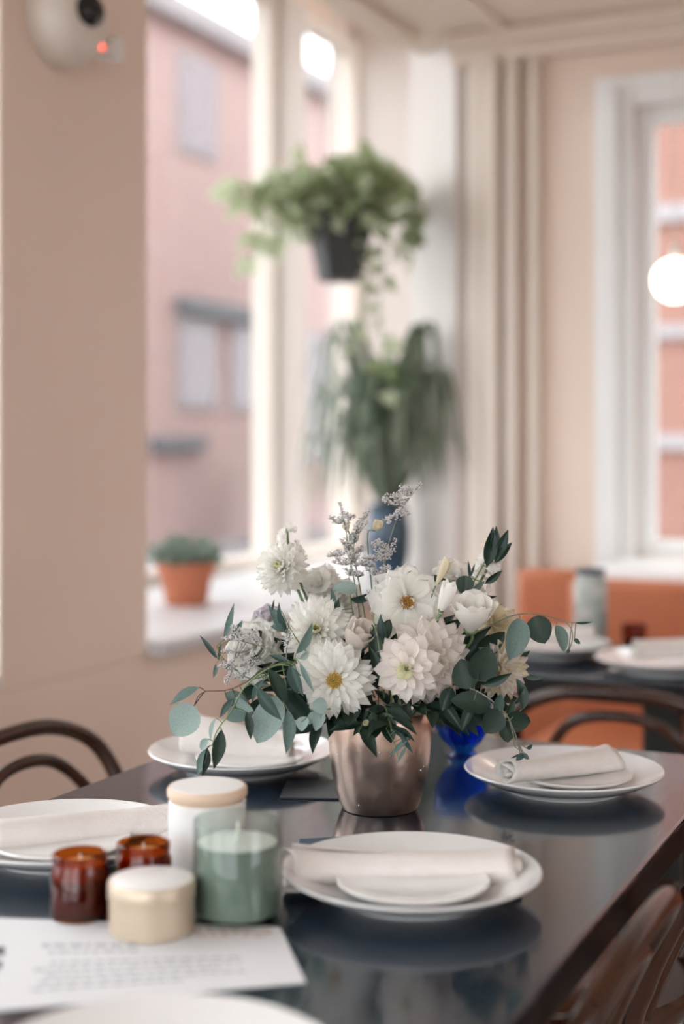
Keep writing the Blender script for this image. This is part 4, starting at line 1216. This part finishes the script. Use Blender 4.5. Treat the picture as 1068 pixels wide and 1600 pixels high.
branch([(650, 1085, 1.89), (720, 1030, 1.87), (780, 1020, 1.87), (815, 1030, 1.88)],
       [('dark_oval', 740, 1020, 790, 990, 1.865, 1.86, 20), ('dark_lance', 705, 1010, 770, 982, 1.86, 1.855, 30), ('olive_oval', 810, 1025, 828, 1018, 1.88, 1.88, 40), ('euca_oval', 818, 1050, 848, 1062, 1.89, 1.89, 55), ('dark_lance', 700, 1030, 730, 985, 1.85, 1.85, 10), ('rus_oval', 715, 1050, 745, 1005, 1.85, 1.85, -20), ('dark_oval', 690, 985, 720, 970, 1.85, 1.85, 20)],
       'dark leafy branch behind the round white rose at the right', smat='stem')

# dense filler leaves round the collar of the vase
rf = random.Random(77)
FILL = []
for k in range(44):
    az = PI + (k + rf.uniform(-.4, .4)) / 30 * 2 * PI
    up = rf.uniform(0.02, 0.55) if math.sin(az) < 0.2 else rf.uniform(0.2, 0.8)
    d = Vector((math.cos(az) * 1.25, math.sin(az) * 0.75, up)).normalized()
    L = rf.uniform(0.085, 0.125)
    if k < 30 and math.sin(az) > 0.25: continue          # the blooms hide the back of the rim
    if k >= 30: d = Vector((math.cos(az) * 0.9, abs(math.sin(az)) * 0.45, rf.uniform(0.5, 1.2))).normalized()
    elif math.sin(az) < -0.25:
        d = Vector((math.cos(az) * 1.2, math.sin(az) * 0.45, rf.uniform(-0.10, 0.12))).normalized()
        L *= 0.60
    p0 = Vector((VX, VY, TZ + 0.112)) + Vector((math.cos(az) * 0.035, math.sin(az) * 0.035, 0))
    p1 = p0 + Vector((math.cos(az) * 0.03, math.sin(az) * 0.03, 0.035))
    p2 = p1 + d * L * 0.5
    p3 = p2 + (d + Vector((0, 0, -0.35))).normalized() * L * 0.5
    root = empty('leafy_sprig', p0)
    sp = spline([p - p0 for p in (p0, p1, p2, p3)], 5)
    MB().tube(sp, 0.0012, 5).build('stem', M['stem'], root)
    key = rf.choice(['rus_lance', 'rus_lance', 'dark_lance', 'rus_oval', 'dark_oval', 'olive_lance'])
    for j in range(7):
        q = sp[int(len(sp) * (0.42 + 0.56 * j / 6)) - 1]
        t = (sp[min(len(sp) - 1, int(len(sp) * (0.42 + 0.56 * j / 6)))] - sp[int(len(sp) * 0.35)])
        t = t.normalized() if t.length > 1e-5 else d
        sd = t.cross(Vector((0, 0, 1))).normalized() * (1 if j % 2 else -1)
        tipd = (t * 0.8 + sd * rf.uniform(0.5, 0.9) + Vector((0, 0, rf.uniform(-0.5, 0.3)))).normalized()
        ll = rf.uniform(0.036, 0.055)
        m, LL = leafframe(q, q + tipd * ll, R(rf.uniform(-35, 35)), face=Vector((rf.uniform(-.4, .4), -0.7, 0.7)))
        place('leaf', LM[key], root, m @ Matrix.Scale(LL, 4))
    if k >= 30: wh = 'standing up between the blooms in the middle of the bouquet'
    elif math.sin(az) < -0.5: wh = 'hanging over the front of the vase rim'
    elif math.cos(az) < 0: wh = 'spreading left from the vase rim under the blooms'
    else: wh = 'spreading right from the vase rim under the blooms'
    tag(root, 'dark green leafy sprig ' + wh, 'sprig', 'filler sprigs ' + wh)

# ------------------------------------------------------------------ potted plants in the bay
# terracotta pot with small grey-green plant
tpz = onz(291, 944, 0.75)
tpz.z = 0.75
pt = empty('potted_plant', tpz)
MB().lathe([(0, 0.0), (0.058, 0.0), (0.062, 0.004), (0.080, 0.094), (0.088, 0.095), (0.091, 0.124), (0.086, 0.126), (0.082, 0.122), (0.078, 0.100), (0.058, 0.01), (0, 0.009)], 40).build('pot', M['terracotta'], pt)
MB().lathe([(0, 0.112), (0.079, 0.108), (0.079, 0.112), (0, 0.118)], 32).build('soil', M['soil'], pt)
SL = leaf_mesh('leaf', M['succ'], 0.62, 'round', 0.15, 0.15, 2, 4)
rs = random.Random(8)
fo = MB()
base_leaf = [v.co.copy() for v in SL.vertices]
base_face = [tuple(p.vertices) for p in SL.polygons]
for k in range(420):
    u, v = rs.random() * 2 * PI, rs.random()
    rr_ = math.sqrt(rs.random())
    c = Vector((math.cos(u) * 0.098 * rr_, math.sin(u) * 0.098 * rr_, 0.122 + 0.085 * v * math.sqrt(max(0, 1 - rr_ * rr_ * 0.75))))
    d = Vector((math.cos(u) * rr_ + rs.gauss(0, .5), math.sin(u) * rr_ + rs.gauss(0, .5), rs.uniform(0.0, 1.0))).normalized()
    m, _ = leafframe(c, c + d, rs.uniform(-1, 1), Vector((0, -0.3, 1)))
    m = m @ Matrix.Scale(rs.uniform(0.018, 0.030), 4)
    fo.add([m @ p for p in base_leaf], base_face)
tag(fo.build('foliage', M['succ'], pt), kind='stuff')
tag(pt, 'terracotta pot with a bushy grey-green plant on the window ledge', 'potted plant')

# hanging basket
hb = at(531, 440, 4.85)
h = empty('hanging_plant', hb)
MB().lathe([(0, 0.0), (0.068, 0.0), (0.076, 0.005), (0.122, 0.235), (0.128, 0.237), (0.130, 0.262), (0.122, 0.262), (0.116, 0.235), (0.070, 0.012), (0, 0.010)], 6).build('pot', M['black_pot'], h)
MB().lathe([(0, 0.235), (0.112, 0.23), (0.112, 0.235), (0, 0.245)], 12).build('soil', M['soil'], h)
for k in range(3):
    t = k / 3 * 2 * PI + 0.35
    top = Vector((0.0, 0.0, BAYC - hb.z))
    MB().tube([(math.cos(t) * 0.126, math.sin(t) * 0.126, 0.25), (math.cos(t) * 0.05, math.sin(t) * 0.05, 0.72), (0, 0, 1.02)], 0.0035, 6).build('hanger_wire', M['cord'], h)
MB().tube([(0, 0, 1.0), (0, 0, BAYC - hb.z)], 0.004, 6).build('hanger_hook', M['cord'], h)
VL = [leaf_mesh('leaf', M['vine_leaf'], 0.72, 'heart', 0.2, 0.25, 4, 6), leaf_mesh('leaf', M['vine_pale'], 0.72, 'heart', 0.2, 0.25, 4, 6)]
rh = random.Random(19)
def vine(root, pts, nleaf, size, pale, rnd):
    sp = spline(pts, 6)
    MB().tube(sp, 0.0025, 5).build('vine', M['stem'], root)
    for j in range(nleaf):
        t = (j + 0.6) / nleaf
        q = sp[min(len(sp) - 1, int(t * (len(sp) - 1)))]
        d = Vector((rnd.gauss(0, 0.8), rnd.gauss(0, 0.8), rnd.uniform(-0.9, 0.35))).normalized()
        m, L = leafframe(q, q + d * size * rnd.uniform(0.75, 1.2), rnd.uniform(-0.7, 0.7), Vector((rnd.uniform(-.3, .3), -0.8, 0.6)))
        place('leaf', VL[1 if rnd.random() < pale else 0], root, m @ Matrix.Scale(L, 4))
for k in range(32):
    az = k / 32 * 2 * PI + rh.uniform(-.1, .1)
    rr_ = rh.uniform(0.18, 0.33)
    ca, sa = math.cos(az), math.sin(az)
    dr = rh.uniform(-0.02, 0.10) if k % 3 else rh.uniform(-0.12, 0.02)
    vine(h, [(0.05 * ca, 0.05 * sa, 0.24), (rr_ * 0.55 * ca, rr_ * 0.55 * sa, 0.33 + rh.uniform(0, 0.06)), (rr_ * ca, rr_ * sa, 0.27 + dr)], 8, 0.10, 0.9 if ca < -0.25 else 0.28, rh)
def ph(px, py): return at(px, py, 4.78) - hb
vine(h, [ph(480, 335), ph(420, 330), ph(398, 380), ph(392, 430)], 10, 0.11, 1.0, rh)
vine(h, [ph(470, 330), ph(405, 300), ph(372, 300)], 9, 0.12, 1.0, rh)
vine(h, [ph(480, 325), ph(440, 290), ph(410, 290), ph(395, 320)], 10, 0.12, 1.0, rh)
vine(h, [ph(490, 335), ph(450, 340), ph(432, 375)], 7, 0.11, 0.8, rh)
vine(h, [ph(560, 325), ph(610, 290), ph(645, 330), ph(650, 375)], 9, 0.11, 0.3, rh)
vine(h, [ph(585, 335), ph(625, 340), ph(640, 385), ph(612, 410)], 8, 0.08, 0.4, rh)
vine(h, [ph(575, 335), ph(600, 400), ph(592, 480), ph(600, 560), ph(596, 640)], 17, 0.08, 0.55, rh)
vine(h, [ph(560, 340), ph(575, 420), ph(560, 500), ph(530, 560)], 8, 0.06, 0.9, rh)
vine(h, [(-0.02, -0.05, 0.24), (-0.03, -0.15, 0.25), (-0.025, -0.17, 0.15)], 4, 0.085, 1.0, rh)
vine(h, [(0.03, -0.05, 0.24), (0.06, -0.16, 0.26), (0.075, -0.18, 0.17)], 4, 0.085, 0.7, rh)
vine(h, [(-0.05, -0.05, 0.24), (-0.11, -0.13, 0.26), (-0.13, -0.14, 0.12)], 5, 0.085, 0.7, rh)
vine(h, [(0.06, -0.03, 0.24), (0.15, -0.08, 0.26), (0.18, -0.09, 0.08)], 5, 0.085, 0.5, rh)
tag(h, 'hanging black pot with trailing green vine in the window bay', 'hanging plant')

# blue pot with drooping strap leaves on the ledge
bp = onz(606, 907.8, 0.75)
sp_ = empty('potted_plant', bp)
MB().lathe([(0, 0.0), (0.052, 0.0), (0.058, 0.006), (0.076, 0.10), (0.078, 0.18), (0.066, 0.25), (0.070, 0.27), (0.064, 0.272), (0.060, 0.25), (0.068, 0.17), (0.05, 0.02), (0, 0.015)], 36).build('pot', M['blue_pot'], sp_)
MB().lathe([(0, 0.24), (0.059, 0.238), (0.059, 0.243), (0, 0.25)], 24).build('soil', M['soil'], sp_)
rb = random.Random(4)
for k in range(64):
    az = rb.uniform(R(85), R(332))          # the corner column keeps leaves from growing to the back right
    hgt = rb.uniform(0.28, 0.80)
    out = rb.uniform(0.12, 0.27)
    ca, sa = math.cos(az), math.sin(az)
    ln = [Vector((0.02 * ca, 0.02 * sa, 0.25)), Vector((out * 0.6 * ca, out * 0.6 * sa, 0.25 + hgt * 0.7)),
          Vector((out * 1.05 * ca, out * 1.05 * sa, 0.25 + hgt * 0.82)), Vector((out * 1.3 * ca, out * 1.3 * sa, 0.25 + hgt * rb.uniform(0.0, 0.5)))]
    s = spline(ln, 4)
    m = MB()
    side = Vector((-math.sin(az), math.cos(az), 0))
    n = len(s)
    for i, p in enumerate(s):
        t = i / (n - 1)
        w = 0.021 * min(1, t * 4 + 0.3) * (1 - t ** 3) + 0.001
        m.v += [p - side * w, p + Vector((0, 0, -0.003)), p + side * w]
    for i in range(n - 1):
        for j in range(2):
            a = i * 3 + j
            m.f.append((a, a + 1, a + 4, a + 3))
    m.build('leaf', M['strap'], sp_)
tag(sp_, 'blue glazed pot with tall drooping strap-leaved plant under the hanging basket', 'potted plant')

# green planter shrub across the street
shp = rp(-9.3, 17.9, -0.12)
sh = empty('street_shrub', shp)
MB().lathe([(0, 0), (0.22, 0), (0.30, 0.42), (0.27, 0.42), (0.2, 0.03), (0, 0.03)], 24).build('planter', M['stone'], sh)
f2_ = MB()
for k in range(380):
    c = Vector((rs.gauss(0, 0.17), rs.gauss(0, 0.17), 0.80 + rs.gauss(0, 0.17)))
    d = Vector((rs.gauss(0, 1), rs.gauss(0, 1), rs.gauss(0, 1))).normalized()
    m, _ = leafframe(c, c + d, rs.uniform(-1, 1))
    m = m @ Matrix.Scale(0.12, 4)
    f2_.add([m @ p for p in base_leaf], base_face)
tag(f2_.build('foliage', M['vine_leaf'], sh), kind='stuff')
MB().tube([(0, 0, 0.03), (0.01, 0, 0.4), (0, 0.02, 0.8)], 0.02, 6).build('trunk', M['stem_brown'], sh)
tag(sh, 'small green shrub in a planter across the street', 'shrub')

# ------------------------------------------------------------------ alarm light on the pillar
dv = rp(BW + 0.001, 2.575, 2.163)
al = empty('alarm_light', dv, TH + PI / 2)      # local -Y faces the room, local X runs along the wall
body = MB().lathe([(0, 0), (0.101, 0), (0.103, 0.012), (0.101, 0.045), (0.090, 0.075), (0.070, 0.093), (0.04, 0.103), (0, 0.106)], 40)
body.xf(Matrix.Rotation(PI / 2, 4, 'X'))
body.build('housing', M['plastic'], al)
def on_al(mb, x, z, depth, tilt_x=0.0, tilt_z=0.0):
    return mb.xf(Matrix.Translation((x, -depth, z)) @ Matrix.Rotation(tilt_z, 4, 'Z') @ Matrix.Rotation(tilt_x, 4, 'X') @ Matrix.Rotation(PI / 2, 4, 'X'))
on_al(MB().lathe([(0, 0), (0.043, 0), (0.043, 0.018), (0.038, 0.020), (0, 0.020)], 32), -0.018, 0.008, 0.088, tilt_z=-0.3).build('lens_ring', M['plastic'], al)
on_al(MB().lathe([(0, 0), (0.036, 0), (0.034, 0.012), (0.02, 0.022), (0, 0.026)], 32), -0.021, 0.008, 0.105, tilt_z=-0.3).build('lens', M['lens'], al)
on_al(MB().lathe([(0, 0), (0.0075, 0), (0.006, 0.006), (0, 0.008)], 16), 0.045, -0.052, 0.090).build('indicator', M['led'], al)
on_al(MB().lathe([(0, 0), (0.024, 0), (0.030, 0.05), (0.028, 0.056), (0, 0.058)], 24), 0.118, -0.035, 0.030, tilt_z=0.2).build('lamp_head', M['white_jar'], al)
tag(al, 'round ivory alarm unit with black lens and red light on the pillar', 'alarm')

# ------------------------------------------------------------------ globe pendant
gl = at(1054, 438, 3.7)
gr = 0.0585
go = empty('globe_pendant', (gl.x, gl.y, CEIL))
dz = gl.z - CEIL
MB().ball((0, 0, dz), gr, 32, 16).build('globe', M['globe'], go)
MB().lathe([(0, dz + gr - 0.004), (0.014, dz + gr - 0.004), (0.014, dz + gr + 0.03), (0.004, dz + gr + 0.036), (0, dz + gr + 0.036)], 20).build('socket', M['cord'], go)
MB().tube([(0, 0, dz + gr + 0.03), (0, 0, dz / 2), (0, 0, -0.02)], 0.0018, 6).build('cord', M['cord'], go)
MB().lathe([(0, -0.025), (0.03, -0.025), (0.045, -0.005), (0.045, 0.0), (0, 0.0)], 24).build('canopy', M['cord'], go)
tag(go, 'lit white globe pendant lamp before the right window', 'lamp')
